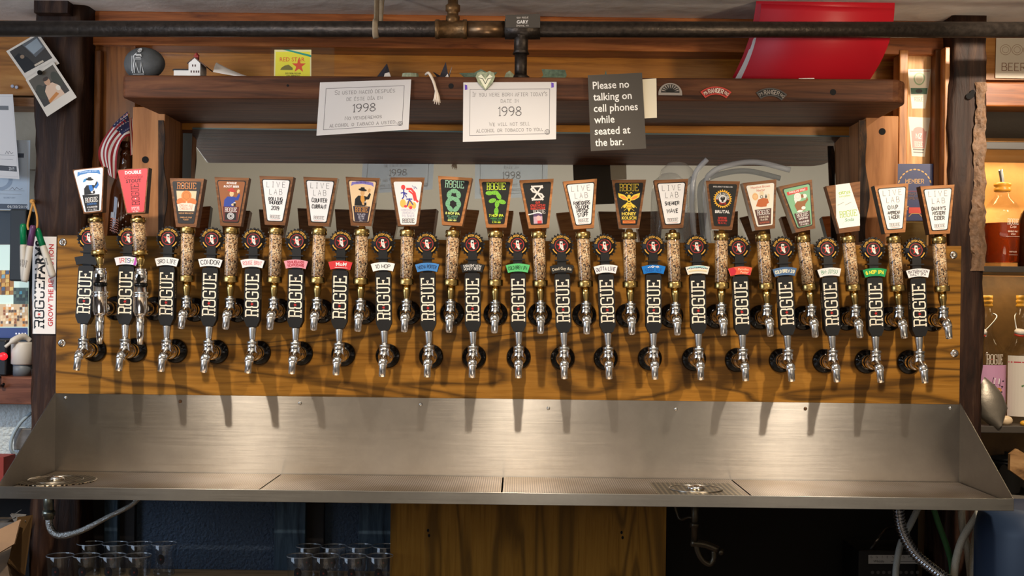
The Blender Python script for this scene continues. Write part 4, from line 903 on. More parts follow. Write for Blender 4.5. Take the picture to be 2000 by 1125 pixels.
# ================================================================ shelf and mirror
YS = -.20
sx0, sx1 = P(238, 180, YS).x, P(1779, 190, YS).x
sz1 = P(1000, 150, YS).z; sz0 = P(1000, 195, YS).z; SL = .0068
def shz(x, z): return z+SL*x                                       # the shelf climbs a little to the right
m = MB(f=lambda c: Vector((c.x, c.y, shz(c.x, c.z))))
out = []
def corner(cx_, cy_, r, a0, a1, n=6): return [(cx_+r*math.cos(math.radians(a0+(a1-a0)*k/n)), cy_+r*math.sin(math.radians(a0+(a1-a0)*k/n))) for k in range(n+1)]
out = corner(sx0+.012, YS+.012, .012, 180, 270)+[(sx0+(sx1-sx0)*k/12, YS) for k in range(1, 12)]+corner(sx1-.055, YS+.055, .055, 270, 360)+[(sx1, .10), (sx1-.03, .188), (sx0+.02, .188)]
m.prism(out, sz0, sz1)
shelf = m.build('shelf', SHELFW, bevel=.005); tag(shelf, 'thick old wooden shelf above the taps holding keepsakes', 'shelf')
for q, r in (((881, 168), .0062), ((1627, 180), .0072), ((562, 167), .003)):
    m = MB(M=Matrix.Translation(P(*q, YS-.0004)) @ FACE @ MM); m.ell(0, 0, r*1000, n=18); m.build('bolt_hole', plain('bolt_hole', (0,)*4), shelf)
mx0, mx1 = P(389, 350, .17).x, P(1656, 350, .17).x; mz1 = P(1000, 257, .165).z; mz0 = 1.462
tilt = math.radians(4.4); my = lambda z: .186-(mz1-z)*math.tan(tilt)
mir = thing('mirror', ((mx0+mx1)/2, my(mz0), mz0), 'wide leaning mirror behind the upper row of taps', 'mirror')
m = MB(); mxa, mxb = P(372,300,.17).x, P(1668,300,.17).x
m.hexa([(mxa,my(mz0),mz0),(mxb,my(mz0),mz0),(mxb,my(mz0)+.004,mz0),(mxa,my(mz0)+.004,mz0)], [(mxa,my(mz1),mz1),(mxb,my(mz1),mz1),(mxb,my(mz1)+.004,mz1),(mxa,my(mz1)+.004,mz1)])
m.build('glass', plain('mirror_silver', (.80, .82, .80, 1), .015, 1), mir)
MB().box(mxa, mxb, my(mz1)-.0015, my(mz1)+.004, mz1, mz1+.003).build('polished_edge', plain('mirror_edge', rgb(86, 110, 110), .3), mir)
struct(MB().box(P(322,240,.15).x, P(1690,240,.15).x, .1925, .20, mz1-.01, P(1000,236,.19).z), 'trim_mirror_header', wood('old_shelf_wood', (0,)*4, (0,)*4, (0,)*4))

# ================================================================ notices on the shelf edge
INKG = ink(96, 92, 96)
def notice(q, rows, label, Y=YS-.008):
    W, H = 180, 108
    o, f = sheet('age_notice', pxq(q, [Y, Y, Y-.006, Y-.006]), W, H, PAPERT, label, 'notice', 'age limit notices on the shelf edge', th=0)
    m = MB(f=f); m.mat(INKG).frame(13, W-13, 11, H-13, .9)
    for tx, y, h, fit, wd in rows: m.mat(ink(70, 66, 70) if tx == '1998' else ink(120, 116, 118)).pen(tx, W/2, y, h, wd, fit=fit, serif=.75)
    m.mat(INKG).ring(W-17, 14, 4.5, 1).ring(W-17, 14, 2, .8)
    m.build('notice_print', None, o); return o, f
R1 = [('Si usted nació después', 86, 8.5, 118, .75), ('de éste día en', 72, 8, 70, .75), ('1998', 52, 16, 44, 1.5), ('No venderemos', 32, 7.5, 80, .75), ('alcohol o tabaco a usted.', 19, 7.5, 138, .75)]
R2 = [('If you were born after today\'s', 86, 8, 144, .7), ('date in', 74, 7.5, 36, .7), ('1998', 54, 16, 44, 1.5), ('We will not sell', 31, 7, 80, .7), ('alcohol or tobacco to you.', 20, 7, 128, .7)]
notice([(625,161),(803,155),(798,253),(618,265)], R1, 'white printed notice in Spanish hanging from the shelf edge')
o2, f2 = notice([(905,161),(1087,160),(1086,272),(904,277)], R2, 'white printed notice in English hanging from the shelf edge')
for x, y in ((5, 99), (172, 102)):
    m = MB(f=f2); m.z = .1; m.mat(ink(92, 56, 170)).poly([(x-2, y-5), (x+3, y-4), (x+2.4, y+4), (x-2.4, y+5)]); m.build('purple_tape', None, o2)
o, f = sheet('phone_sign', pxq([(1148,147),(1254,142),(1262,290),(1154,295)], [YS-.011]*4), 108, 148, plain('black_card', rgb(74, 67, 60), .45), 'black card sign asking for no cell phone talk, hung on the shelf', 'sign', th=3)
m = MB(f=f); m.mat(W_)
for k, tx in enumerate(('Please no', 'talking on', 'cell phones', 'while', 'seated at', 'the bar.')): m.type(tx, 9, 128-k*22.3, 15.2, fit=(72, 76, 87, 40, 70, 56)[k], bold=.012, align='L')
m.build('sign_lettering', None, o)
o, f = sheet('note_paper', pxq([(1240,156),(1282,153),(1283,230),(1244,232)], [YS-.004]*4), 40, 76, plain('cream_paper', rgb(232, 220, 196), .6), 'small cream note tucked behind the black card sign', 'note', th=.6)

# embroidered patches pinned on the shelf edge
GREYT, REDT = plain('grey_thread', rgb(150, 140, 132), .8), plain('red_thread', rgb(196, 66, 54), .8)
def patch(M, kind):
    m = MB(M=M @ FACE @ MM)
    if kind == 'sun':
        m.mats = []; m.mat(GREYT).prism([(-27, -12), (27, -12)]+[(27*math.cos(math.radians(a)), -8+24*math.sin(math.radians(a))) for a in range(0, 181, 12)], 0, 2); m.z = 2.05
        pts = [(21*math.cos(math.radians(a)), -5+18*math.sin(math.radians(a))) for a in range(0, 181, 12)]; m.mat(plain('black_thread', rgb(30, 28, 26), .8)).poly([(-21, -6), (21, -6)]+pts); m.mat(GREYT)
        for k in range(9): t = math.radians(14+k*19); m.poly([(19.5*math.cos(t+.1), -5+17*math.sin(t+.1)), (19.5*math.cos(t-.1), -5+17*math.sin(t-.1)), (9*math.cos(t), -5+8*math.sin(t))][::-1])
    else:
        bc, lc, bk = (REDT, plain('cream_thread', rgb(226, 216, 200), .8), plain('black_thread', (0,)*4)) if kind == 'red' else (plain('dark_grey_thread', rgb(74, 70, 68), .8), GREYT, plain('black_thread', (0,)*4))
        f_ = arcmap(46); m.f = f_; m.mat(bc); strip(m, -32, 32, -9, 9, 0, 2.4, 16); m.z = 2.45; m.mat(bk if kind != 'red' else ink(120, 30, 26)).rect(-29, 29, -6.6, 6.6, 12)
        m.mat(lc).pen('RANGER', 0, 0, 9, 1.5, fit=34, serif=.7); m.mat(lc).pen('75', -25.5, 0, 6, 1).pen('RG', 25.5, 0, 6, 1)
    return m
for q, kind, rot, label in (((1309, 176), 'sun', 0, 'half-round grey and black sunburst patch on the shelf edge'), ((1398, 177), 'red', 0, 'red curved cloth patch lettered RANGER on the shelf edge'), ((1507, 180), 'grey', .06, 'dark grey curved cloth patch lettered RANGER on the shelf edge')):
    o = patch(Matrix.Translation(P(*q, YS-.001)) @ Matrix.Rotation(rot, 4, 'Y'), kind).build('cloth_patch'); tag(o, label, 'patch', 'cloth patches on the shelf edge')

# ================================================================ keepsakes on the shelf
def top(px, Y): x = P(px, 150, Y).x; return Vector((x, Y, shz(x, sz1)))
# painted stone
c = top(281, -.155); st = thing('painted_stone', c, 'grey round stone painted with a crouching skeleton, at the left end of the shelf', 'stone')
m = MB(); m.ball(c+Vector((0, 0, .034)), .047, .034, .038, 24, 16)
random.seed(2); m.v = [q+Vector((.002*math.sin(q.z*60), .002*math.cos(q.x*50), 0)) if q.z > c.z+.002 else q for q in m.v]
m.build('stone', plain('river_stone', rgb(72, 74, 76), .7, bump=.2, bscale=40, vary=.2), st)
def stf(co):                                                        # wraps drawing on the stone's front
    x, z = co.x*.001, co.y*.001; k = max(.02, 1-(x/.047)**2-(z/.038)**2)
    return c+Vector((x, -.0352*math.sqrt(k)-.001-co.z*.001, .034+z))
m = MB(f=stf); m.mat(ink(206, 208, 210))
m.ell(-2, 26, 5, 6, 12).line([(-8, 19), (-14, 12), (-12, 0), (-19, -26)], 1.6).line([(-8, 12), (2, 12)], 1.4).line([(-9, 8), (3, 8)], 1.4).line([(-10, 4), (4, 4)], 1.2).line([(-13, 14), (2, 15), (4, 10)], 1.6).line([(-15, -26), (-8, -4), (-4, -26)], 1.6).line([(-1, -26), (4, -3), (7, -26)], 1.6).line([(-19, -28), (8, -28)], 1.2).line([(-18, 12), (-20, -22)], 1)
m.mat(K_).ell(-4, 26, 1.4).ell(.6, 26, 1.4).rect(-3.4, .6, 21.6, 22.4)
m.build('skeleton_drawing', None, st)
# miniature house
c = top(369, -.16); ho = thing('miniature_house', c, 'tiny white wooden house with a red cupola on the shelf', 'model house')
PW = plain('model_white', rgb(226, 224, 222), .6); PR = plain('model_roof', rgb(92, 66, 52), .7)
m = MB(); x0 = c.x+.002
def gable(m, x0, x1, y0, y1, z0, z1, zr): # ridge along y
    m.hexa([(x0,y0,z0),(x1,y0,z0),(x1,y1,z0),(x0,y1,z0)], [(x0,y0,z1),(x1,y0,z1),(x1,y1,z1),(x0,y1,z1)])
    a, b, c_, d, e, f_ = [m.p(q) for q in ((x0,y0,z1),(x1,y0,z1),((x0+x1)/2,y0,zr),(x0,y1,z1),(x1,y1,z1),((x0+x1)/2,y1,zr))]
    m.face([a, b, c_]); m.face([d, f_, e]); m.face([a, c_, f_, d]); m.face([b, e, f_, c_])
gable(m, x0, x0+.027, c.y-.012, c.y+.045, c.z, c.z+.033, c.z+.045); m.build('tall_house', PW, ho)
m = MB(); m.hexa([(x0-.003,c.y-.014,c.z+.032),(x0+.0135,c.y-.014,c.z+.045),(x0+.0135,c.y+.047,c.z+.045),(x0-.003,c.y+.047,c.z+.032)], [(x0-.003,c.y-.014,c.z+.034),(x0+.0135,c.y-.014,c.z+.0475),(x0+.0135,c.y+.047,c.z+.0475),(x0-.003,c.y+.047,c.z+.034)])
m.hexa([(x0+.0135,c.y-.014,c.z+.045),(x0+.040,c.y-.014,c.z+.024),(x0+.040,c.y+.047,c.z+.024),(x0+.0135,c.y+.047,c.z+.045)], [(x0+.0135,c.y-.014,c.z+.0475),(x0+.042,c.y-.014,c.z+.0255),(x0+.042,c.y+.047,c.z+.0255),(x0+.0135,c.y+.047,c.z+.0475)])
m.build('roof', PR, ho)
MB().box(x0-.035, x0, c.y-.008, c.y+.03, c.z, c.z+.017).build('low_wing', PW, ho)
MB().hexa([(x0-.038,c.y-.011,c.z+.017),(x0,c.y-.011,c.z+.017),(x0,c.y+.032,c.z+.017),(x0-.038,c.y+.032,c.z+.017)], [(x0-.036,c.y,c.z+.022),(x0,c.y,c.z+.022),(x0,c.y+.022,c.z+.022),(x0-.036,c.y+.022,c.z+.022)]).build('wing_roof', plain('model_slate', rgb(70, 72, 78), .7), ho)
m = MB().box(x0+.010, x0+.020, c.y-.004, c.y+.006, c.z+.044, c.z+.052).lathe([(.0075, 0), (.001, .008)], (x0+.015, c.y+.001, c.z+.052), (0,0,1), 4); m.build('cupola', plain('model_red', rgb(150, 44, 38), .6), ho)
m = MB(M=Matrix.Translation((x0, c.y-.0122, c.z)) @ FACE @ MM); m.mat(ink(70, 40, 44)); [m.rect(x, x+3, y, y+5) for x, y in ((8, 25), (14, 25), (5, 11), (11, 11), (17, 11), (22, 11))]; m.build('windows', None, ho)
# curled white paper
c0, c1 = top(416, -.14), top(520, -.12); m = MB()
A = []
for i in range(13):
    u = i/12; row = []
    for j in range(7):
        v = j/6; row.append((c0.x+(c1.x-c0.x)*u, c0.y+.05*v, c0.z+.0012+(.040*(1-u)**1.15+.005)*(.35+.65*math.sin(v*2.2))*(.55+.45*(1-u))+.002*(1-v)))
    A.append([(m.p(q), m.p((q[0], q[1], q[2]+.0008))) for q in row])
for i in range(12):
    for j in range(6):
        m.face([A[i][j][1], A[i+1][j][1], A[i+1][j+1][1], A[i][j+1][1]], True); m.face([A[i][j][0], A[i][j+1][0], A[i+1][j+1][0], A[i+1][j][0]], True)
for i in range(12): m.face([A[i][0][0], A[i+1][0][0], A[i+1][0][1], A[i][0][1]]); m.face([A[i][6][0], A[i][6][1], A[i+1][6][1], A[i+1][6][0]])
o = m.build('curled_paper', WHITE); tag(o, 'curled white paper lying on the shelf right of the miniature house', 'paper')
# postcard in a clear stand
b0 = top(590, -.16)
cardz = lambda px, py: P(px, py, -.16)
st = thing('acrylic_stand', b0, 'clear acrylic card stand on the shelf', 'card stand')
ac = thin('stand_acrylic', (.93, .95, .94, 1), 1.4)
A_, B_ = cardz(528, 91), cardz(653, 91); z0 = b0.z-.002
MB().box(A_.x, B_.x, -.158, -.156, z0, A_.z).build('panel', ac, st); MB().box(A_.x, B_.x, -.156, -.12, z0, z0+.002).build('foot', ac, st)
o, f = sheet('yeast_card', [cardz(536,97), cardz(608,97), (cardz(608,150).x, -.16, b0.z+.0005), (cardz(535,150).x, -.16, b0.z+.0005)], 72, 54, plain('card_border', rgb(214, 206, 150), .5), 'yellow printed card with a red star standing on the shelf', 'card', th=.8)
m = MB(f=f); m.mat(ink(214, 206, 52)).rect(2.5, 69.5, 2.5, 50); m.mat(ink(30, 140, 120)).poly([(16, 54), (28, 54), (72, 44), (72, 40)]); m.mat(ink(206, 74, 42)).type('RED STAR', 35, 36, 8, fit=50, bold=.01).star(48, 24, 14)
m.mat(ink(110, 104, 40)).poly([(12, 16), (36, 16), (36, 20), (28, 26), (20, 24), (14, 20)]); small_rows = [(7, 14, 2.6), (3.4, 12, 2.4)]; m.mat(ink(70, 66, 30)).pen('DISTRIBUTED BY', 37, 9.5, 2.6, .5, fit=40).pen('AND IMPORTED', 37, 5, 2.6, .5, fit=44)
m.build('card_print', None, o)

# folded paper and bank-note shapes
BILL = plain('bank_note', rgb(150, 156, 128), .7, vary=.35, bscale=120); BILLD = plain('bank_note_dark', rgb(96, 112, 92), .7, vary=.4, bscale=120)
def folded(px, Y, tris, mt, name, label, cat, group, sc=1.0, extra=None):
    c = top(px, Y); m = MB(); 
    for pts in tris:
        q = [c+Vector((x*.001*sc, y*.001*sc, z*.001*sc)) for x, y, z in pts]; n = (q[1]-q[0]).cross(q[2]-q[0]).normalized()*.0004
        a = [m.p(p_+n) for p_ in q]; b = [m.p(p_-n) for p_ in q]; m.face(a); m.face(b[::-1])
        for k in range(len(q)): m.face([a[k], b[k], b[(k+1) % len(q)], a[(k+1) % len(q)]])
    o = m.build(name, mt); return tag(o, label, cat, group)
BP = plain('black_print_paper', rgb(34, 32, 44), .5)
o = folded(748, -.165, [[(-16,-6,0),(2,-10,0),(9,0,36)], [(2,-10,0),(20,-4,0),(9,0,36)], [(-16,-6,0),(20,-4,0),(9,14,30)]], BP, 'folded_paper', 'black and white folded paper point left of the other, on the shelf', 'folded paper', 'folded paper points on the shelf')
m = MB(); c = top(748, -.165)
for pts in ([(2.2,-10.8,0),(20.5,-5,0),(9,-1,30)],): m.face([m.p(c+Vector((x,y,z))*.001) for x, y, z in pts])
m.build('white_face', WHITE, o)
o = folded(867, -.165, [[(-12,-4,0),(12,-6,0),(4,0,40)], [(12,-6,0),(18,4,30),(8,4,6)], [(-12,-4,0),(-26,4,18),(-4,4,6)], [(-12,-4,0),(12,-6,0),(2,14,8)]], BP, 'folded_paper', 'black and white folded paper point with wings, right of the other, on the shelf', 'folded paper', 'folded paper points on the shelf')
m = MB(); c = top(867, -.165); m.face([m.p(c+Vector(q)*.001) for q in ((0,-6.6,0),(13,-7,0),(9,-5.6,12))]); m.face([m.p(c+Vector(q)*.001) for q in ((12,-7,6),(18.6,2,30),(15,-2,20))]); m.build('white_face', WHITE, o)
ring_ = [[(20*math.cos(a)-2, 8*math.sin(a), 0), (20*math.cos(a+.8)-2, 8*math.sin(a+.8), 0), (18*math.cos(a+.8)-2, 8*math.sin(a+.8), 13), (18*math.cos(a)-2, 8*math.sin(a), 13)] for a in (0, .8, 1.6, 2.4, 3.2, 4.0, 4.8, 5.5)]
folded(803, -.165, ring_, BILL, 'folded_bank_note', 'bank note folded into a low ring, left of the bank-note boat', 'bank note', 'folded bank notes on the shelf')
boat = [[(-44,0,14),(44,0,17),(30,-8,4),(-24,-8,2)], [(-44,0,14),(44,0,17),(30,8,4),(-24,8,2)], [(-24,-8,2),(30,-8,4),(30,8,4),(-24,8,2)], [(-12,0,14),(22,0,16),(6,0,24)]]
folded(934, -.165, [[(x, y, z-2 if z <= 4 else z) for x, y, z in t_] for t_ in boat], BILLD, 'folded_bank_note', 'long bank note folded like a boat above the English notice', 'bank note', 'folded bank notes on the shelf')
folded(992, -.168, [[(-10,-4,0),(10,-4,0),(4,0,20)], [(-10,-4,0),(-4,6,16),(4,0,20)], [(10,-4,0),(14,4,12),(4,0,20)]], BILL, 'folded_bank_note', 'small crumpled bank note left of the down pipe', 'bank note', 'folded bank notes on the shelf')
folded(1078, -.165, [[(-28,-8,0),(30,-8,0),(34,0,12),(-20,0,10)], [(-20,0,10),(34,0,12),(30,-6,22),(-24,-6,23)], [(-24,-6,23),(30,-6,22),(24,10,20),(-18,10,22)], [(-28,-8,0),(30,-8,0),(30,10,0),(-28,10,0)]], BILLD, 'folded_bank_note', 'bank note folded like a box right of the down pipe', 'bank note', 'folded bank notes on the shelf')
folded(1180, -.160, [[(-14,0,0),(0,-4,0),(-6,0,15)], [(-4,0,0),(8,-3,0),(4,0,24)], [(4,0,0),(18,0,0),(14,0,12)]], BILLD, 'folded_bank_note', 'crumpled green bank note behind the black card sign', 'bank note', 'folded bank notes on the shelf')
# bank-note heart hanging over the English notice
f = quadmap(pxq([(928,138),(968,138),(968,176),(928,176)], [YS-.012]*4), 40, 38)
m = MB(f=f); hp = [(20, 0), (34, 14), (39, 26), (36, 34), (28, 37), (20, 34), (12, 37), (4, 34), (1, 26), (6, 14)]; m.prism(hp, -1.2, .6)
o = m.build('bank_note_heart', BILL); tag(o, 'bank note folded into a heart, over the top of the English notice', 'bank note')
m = MB(f=f); m.z = .65; m.mat(ink(226, 222, 196)).poly([(20, 2), (27, 14), (34, 26), (28, 31), (20, 20), (12, 31), (6, 26), (13, 14)]); m.mat(ink(70, 72, 56)).line([(7, 24), (15, 22), (20, 12)], 1.4).line([(33, 24), (25, 22), (20, 12)], 1.4).line([(12, 31), (18, 26)], .8).line([(28, 31), (22, 26)], .8); m.build('note_print', None, o)
# frayed string
m = MB(); m.tube([P(830,144,YS-.002)+Vector((0,.03,.004)), P(838,143,YS-.006), P(847,160,YS-.008), P(852,178,YS-.006)], .0032, 8, sub=5)
for k in range(7): m.tube([P(852,174,YS-.006), P(849+k*1.4,190,YS-.008-.001*(k%3)), P(846+k*2.3,198+(k*5)%9,YS-.006)], [.0026, .002, .001], 6)
o = m.build('frayed_string', plain('cotton_string', rgb(222, 204, 184), .9)); tag(o, 'frayed cream string hanging over the shelf edge between the two notices', 'string')
# red folder
RB = plain('red_card', rgb(196, 24, 40), .45); 
def fold_sheet(m, tl, tr, br, bl, ya, yb, bow):
    n = 14; g = []
    for j in range(n+1):
        v = j/n; row = []
        for i in range(2):
            tx = tl[0]+(tr[0]-tl[0])*i; ty = tl[1]+(tr[1]-tl[1])*i; bx = bl[0]+(br[0]-bl[0])*i; by = bl[1]+(br[1]-bl[1])*i
            Y = ya+(yb-ya)*v-bow*math.sin(PI*v); cu = (18*math.sin(PI*v*.9)*(1 if i else .6))
            A = P(tx+(bx-tx)*v+cu, ty+(by-ty)*v, Y); row.append((m.p(A), m.p(A+Vector((0, .0012, 0)))))
        g.append(row)
    for j in range(n):
        a, b = g[j], g[j+1]
        m.face([b[0][0], b[1][0], a[1][0], a[0][0]], True); m.face([b[0][1], a[0][1], a[1][1], b[1][1]], True)
        m.face([a[0][0], a[0][1], b[0][1], b[0][0]]); m.face([a[1][0], b[1][0], b[1][1], a[1][1]])
    m.face([g[0][0][0], g[0][1][0], g[0][1][1], g[0][0][1]]); m.face([g[n][0][0], g[n][0][1], g[n][1][1], g[n][1][0]])
    return m
fr = thing('red_folder', top(1560, .02), 'red card folder of papers leaning behind the pipe at the right of the shelf', 'folder')
fold_sheet(MB(), (1487,7), (1746,17), (1686,163), (1442,158), -.088, -.02, .018).build('front_cover', RB, fr)
fold_sheet(MB(), (1478,-3), (1748,2), (1690,161), (1427,152), -.078, .01, .018).build('back_cover', RB, fr)
for k in range(3): fold_sheet(MB(), (1484-k*2,12+k*3), (1735,16), (1680,160), (1436-k*2.4,156), -.062+k*.006, -.012+k*.007, .018).build('paper', WHITE, fr)
o, f = sheet('torn_paper', [P(1560,153,-.18), P(1590,152,-.18), P(1592,158,-.18), P(1558,158,-.18)], 30, 8, WHITE, 'scrap of white paper on the shelf under the red folder', 'paper', th=1)

# ================================================================ overhead pipe
YP = -.135
PIPE = plain('old_black_pipe', rgb(62, 54, 48), .42, .75, bump=.15, bscale=90, vary=.35)
BRZ = plain('bronze_fitting', rgb(112, 84, 54), .45, .8, bump=.2, bscale=80, vary=.3)
pa, pb = P(-60, 56, YP), P(2060, 58.5, YP); pd = (pb-pa)
pipe = thing('overhead_pipe', P(1000, 52, YP), 'dark iron pipe with bronze fittings running under the ceiling', 'pipe')
def pp(px): t = (P(px, 55, YP).x-pa.x)/pd.x; return pa+pd*t
MB().tube([pp(-60), pp(1100), pp(2060)], .0185, 20).build('pipe_run', PIPE, pipe)
ax = pd.normalized()
m = MB(); L_ = (pp(913)-pp(850)).length
m.lathe([(.0205, 0), (.0225, .002), (.0225, .010), (.0205, .011), (.0205, L_-.011), (.0225, L_-.010), (.0225, L_-.002), (.020, L_)], pp(850), ax, 24); m.build('tee', BRZ, pipe)
tc_ = pp(884); m = MB().lathe([(.016, .012), (.016, .030), (.013, .032), (.013, .040), (.017, .042), (.017, .056), (.012, .058), (.012, zc-tc_.z+.002)], tc_, (0,0,1), 8); m.build('branch', BRZ, pipe)
MB().lathe([(.0195, 0), (.0195, (pp(985)-pp(914)).length)], pp(914), ax, 20).build('sleeve', plain('worn_copper_pipe', rgb(120, 92, 66), .35, .85, vary=.3), pipe)
m = MB().lathe([(.0235, 0), (.0235, (pp(1055)-pp(986)).length)], pp(986), ax, 24); m.lathe([(.020, -.058), (.0165, -.050), (.0165, -.018), (.020, -.016)], pp(1018), (0,0,1), 20)
m.build('drop_tee', PIPE, pipe)
dp = pp(1018); zt_ = shz(dp.x, sz1)
m = MB().lathe([(.0145, zt_-dp.z+.0006), (.0145, -.045)], dp, (0,0,1), 20).lathe([(.021, zt_-dp.z+.0006), (.021, zt_-dp.z+.012), (.016, zt_-dp.z+.016)], dp, (0,0,1), 20); m.build('drop_pipe', PIPE, pipe)
o, f = sheet('name_plate', [P(987,29,YP-.026), P(1055,27,YP-.026), P(1055,54,YP-.026), P(987,54,YP-.026)], 69, 26, plain('black_card', (0,)*4), 'black name plate lettered GARY on the pipe tee', 'name plate', th=2.5)
m = MB(f=f); m.mat(W_).type('GARY', 34, 11.5, 6.6, fit=23, bold=.02); m.mat(ink(190, 180, 170)).pen('100% ROGUE', 34, 19.5, 3, .6, fit=30).pen('Spokane, WA', 34, 4, 3, .6, fit=32); m.build('plate_lettering', None, o)
m = MB(); sp = pp(735)
for dx in (0,):
    q = [sp+Vector((.0, -.0195*math.cos(a), .0195*math.sin(a))) for a in [PI*k/10-PI/2 for k in range(11)]]
m.tube([Vector((sp.x, sp.y+.004, zc))]+[sp+Vector((0, .0205*math.cos(a), .0205*math.sin(a))) for a in [PI*.5+.0+PI*k/8 for k in range(9)]]+[sp+Vector((.004, .021, -.004)), Vector((sp.x+.010, sp.y+.02, zc))], .0075, 6, e=.25)
o = m.build('pipe_hanger', plain('plaster_strap', rgb(150, 132, 108), .8, vary=.2)); tag(o, 'plaster-coloured strap holding the pipe to the ceiling', 'strap')
# torn plaster and timber end at the ceiling
struct(MB().box(P(66,30,.0).x, P(132,30,.0).x, .0, .3, zc-.03, zc+.001), 'trim_beam_end', POSTW)
# ================================================================ flag, bottle, wall pieces left and right
bb = P(236, 452, .075); bb.z = zl
ax_ = (P(247, 269, .075)-Vector((P(233, 440, .075).x, .075, zl))); ax_.y = 0.012; ax_ = ax_.normalized()
base = Vector((P(233, 440, .075).x, .072, zl+.006))
bt = thing('beer_bottle', base, 'brown glass bottle with a flag emblem, leaning behind the two nitro taps', 'bottle')
AMB = plain('amber_glass', rgb(70, 34, 14), .06, trans=.35, ior=1.4, coat=.6)
MB().lathe([(.026, 0), (.031, .004), (.031, .150), (.029, .172), (.022, .195), (.016, .218), (.0135, .250), (.0155, .252), (.0155, .262), (.013, .264), (.012, .285)], base, ax_, 28).build('bottle_glass', AMB, bt)
MB().lathe([(.0158, .270), (.0165, .274), (.0165, .284), (.0145, .287), (.0135, .287)], base, ax_, 24).build('lip', AMB, bt)
def bwrap(co):
    t = co.x*.001/.0316; u_ = Vector((1,0,0)); u_ = (u_-ax_*u_.dot(ax_)).normalized(); w_ = u_.cross(ax_)
    if w_.y > 0: w_ = -w_
    return base+ax_*(co.y*.001)+(u_*math.sin(t)+w_*math.cos(t))*(.0312+co.z*.001)
m = MB(f=bwrap); m.mat(ink(196, 120, 92))
for k in range(6): m.line([(-20+j*4, 92-k*6-(j*1.2)+(1.5 if j % 2 else -1)) for j in range(7)], 2)
m.mat(ink(150, 150, 156)).rect(-20, -9, 92, 106, 3); m.mat(ink(196, 186, 176)); [m.star(14+(k % 2)*7, 40+k*9, 2.6) for k in range(8)]
m.build('bottle_print', None, bt)
mouth = base+ax_*.287
fl = thing('small_flag', mouth, 'small stars and stripes flag on a stick, standing in the brown bottle', 'flag')
stick = [mouth-ax_*.06, P(252, 222, .07)]
MB().tube(stick, .0022, 8).build('stick', plain('birch_stick', rgb(214, 168, 110), .6), fl)
S0 = P(249, 222, .066)
def flagf(co):                                                      # u along the hoist side, v across stripes
    u, v = co.x/100, co.y/60
    a = [P(250, 218, .066), P(222, 242, .060), P(198, 276, .056), P(192, 304, .058), P(205, 338, .064)]
    b = [P(255, 266, .066), P(246, 268, .052), P(236, 280, .046), P(228, 306, .052), P(226, 350, .060)]
    def ev(q): 
        t = u*(len(q)-1); i = min(int(t), len(q)-2); r = t-i; p0, p1, p2, p3 = q[max(i-1,0)], q[i], q[i+1], q[min(i+2, len(q)-1)]
        return .5*((2*p1)+(p2-p0)*r+(2*p0-5*p1+4*p2-p3)*r*r+(3*p1-p0-3*p2+p3)*r**3)
    return ev(a)*(v)+ev(b)*(1-v)+Vector((0, -.004*math.sin(v*9+u*5)-co.z*.001, 0))
def cloth(f, stripes, cols, nx, x0=0, x1=100, canton=None):
    m = MB(f=f)
    for k in range(stripes):
        m.mat(cols[k % 2])
        for i in range(nx):
            for z in (0, -.6):
                xs = [x0+(x1-x0)*i/nx, x0+(x1-x0)*(i+1)/nx]; ys = [60*k/stripes, 60*(k+1)/stripes]
                q = [m.p((xs[0],ys[0],z)), m.p((xs[1],ys[0],z)), m.p((xs[1],ys[1],z)), m.p((xs[0],ys[1],z))]
                m.face(q if z == 0 else q[::-1], True)
    return m
FR, FW, FB = plain('flag_red', rgb(150, 34, 40), .8), plain('flag_white', rgb(222, 214, 206), .8), plain('flag_blue', rgb(38, 40, 76), .8)
c1 = cloth(flagf, 9, (FR, FW), 20).build('flag_cloth', None, fl)
m = MB(f=flagf); m.z = .6; m.mat(FB)
for i in range(5):
    for j in range(4): m.face([m.p((q[0], q[1], .7)) for q in ((i*5.6,14+j*11.6),(i*5.6+5.6,14+j*11.6),(i*5.6+5.6,25.6+j*11.6),(i*5.6,25.6+j*11.6))], True)
m.z = .8; m.mat(FW); [m.star(3.5+i*5.2+(j % 2)*2.4, 20+j*9, 1.7) for i in range(5) for j in range(5)]
m.build('canton', None, fl)
def flag2(co):
    u, v = co.x/100, co.y/60
    A = P(252, 226, .070)*(1-u)+P(255, 304, .062)*u; B_ = P(258, 232, .074)*(1-u)+P(264, 300, .066)*u
    return A*(1-v)+B_*v+Vector((0, -.003*math.sin(v*6)-co.z*.001, 0))
cloth(flag2, 4, (FR, FW), 10).build('flag_fold', None, fl)
# decals and plaque on the right panel
DEC = plain('decal_paper', rgb(222, 210, 190), .45)
for q, lab, dark in (([(1773,135),(1819,135),(1807,212),(1781,212)], 'faded label decal with a green band, upper one on the right wall panel', 0), ([(1774,228),(1817,230),(1806,306),(1781,305)], 'faded label decal with pink lower half, below the other on the right wall panel', 1)):
    o, f = sheet('label_decal', pxq(q, .1195), 46, 77, DEC, lab, 'decal', 'label decals on the right wall panel', th=.4)
    m = MB(f=f)
    if not dark: m.mat(ink(150, 170, 130)).ring(23, 58, 11, 3); m.mat(ink(206, 196, 170)).ell(23, 58, 7, 9); m.mat(ink(52, 92, 70)).rect(2, 44, 28, 40); m.mat(ink(30, 34, 28)).ell(23, 34, 9, 4); m.mat(ink(190, 140, 120)).rect(3, 43, 72, 74); m.pen('ROGUE', 23, 18, 8, 1, fit=24)
    else: m.mat(ink(206, 140, 132)).rect(4, 42, 16, 50); m.ell(23, 50, 14, 8); m.mat(ink(240, 234, 224)).slab(23, 24, 24, 10).pen('NZ', 23, 40, 9, 1.4); m.mat(ink(120, 116, 112)).rect(5, 41, 12, 15).rect(6, 40, 7, 9)
    m.build('decal_print', None, o)
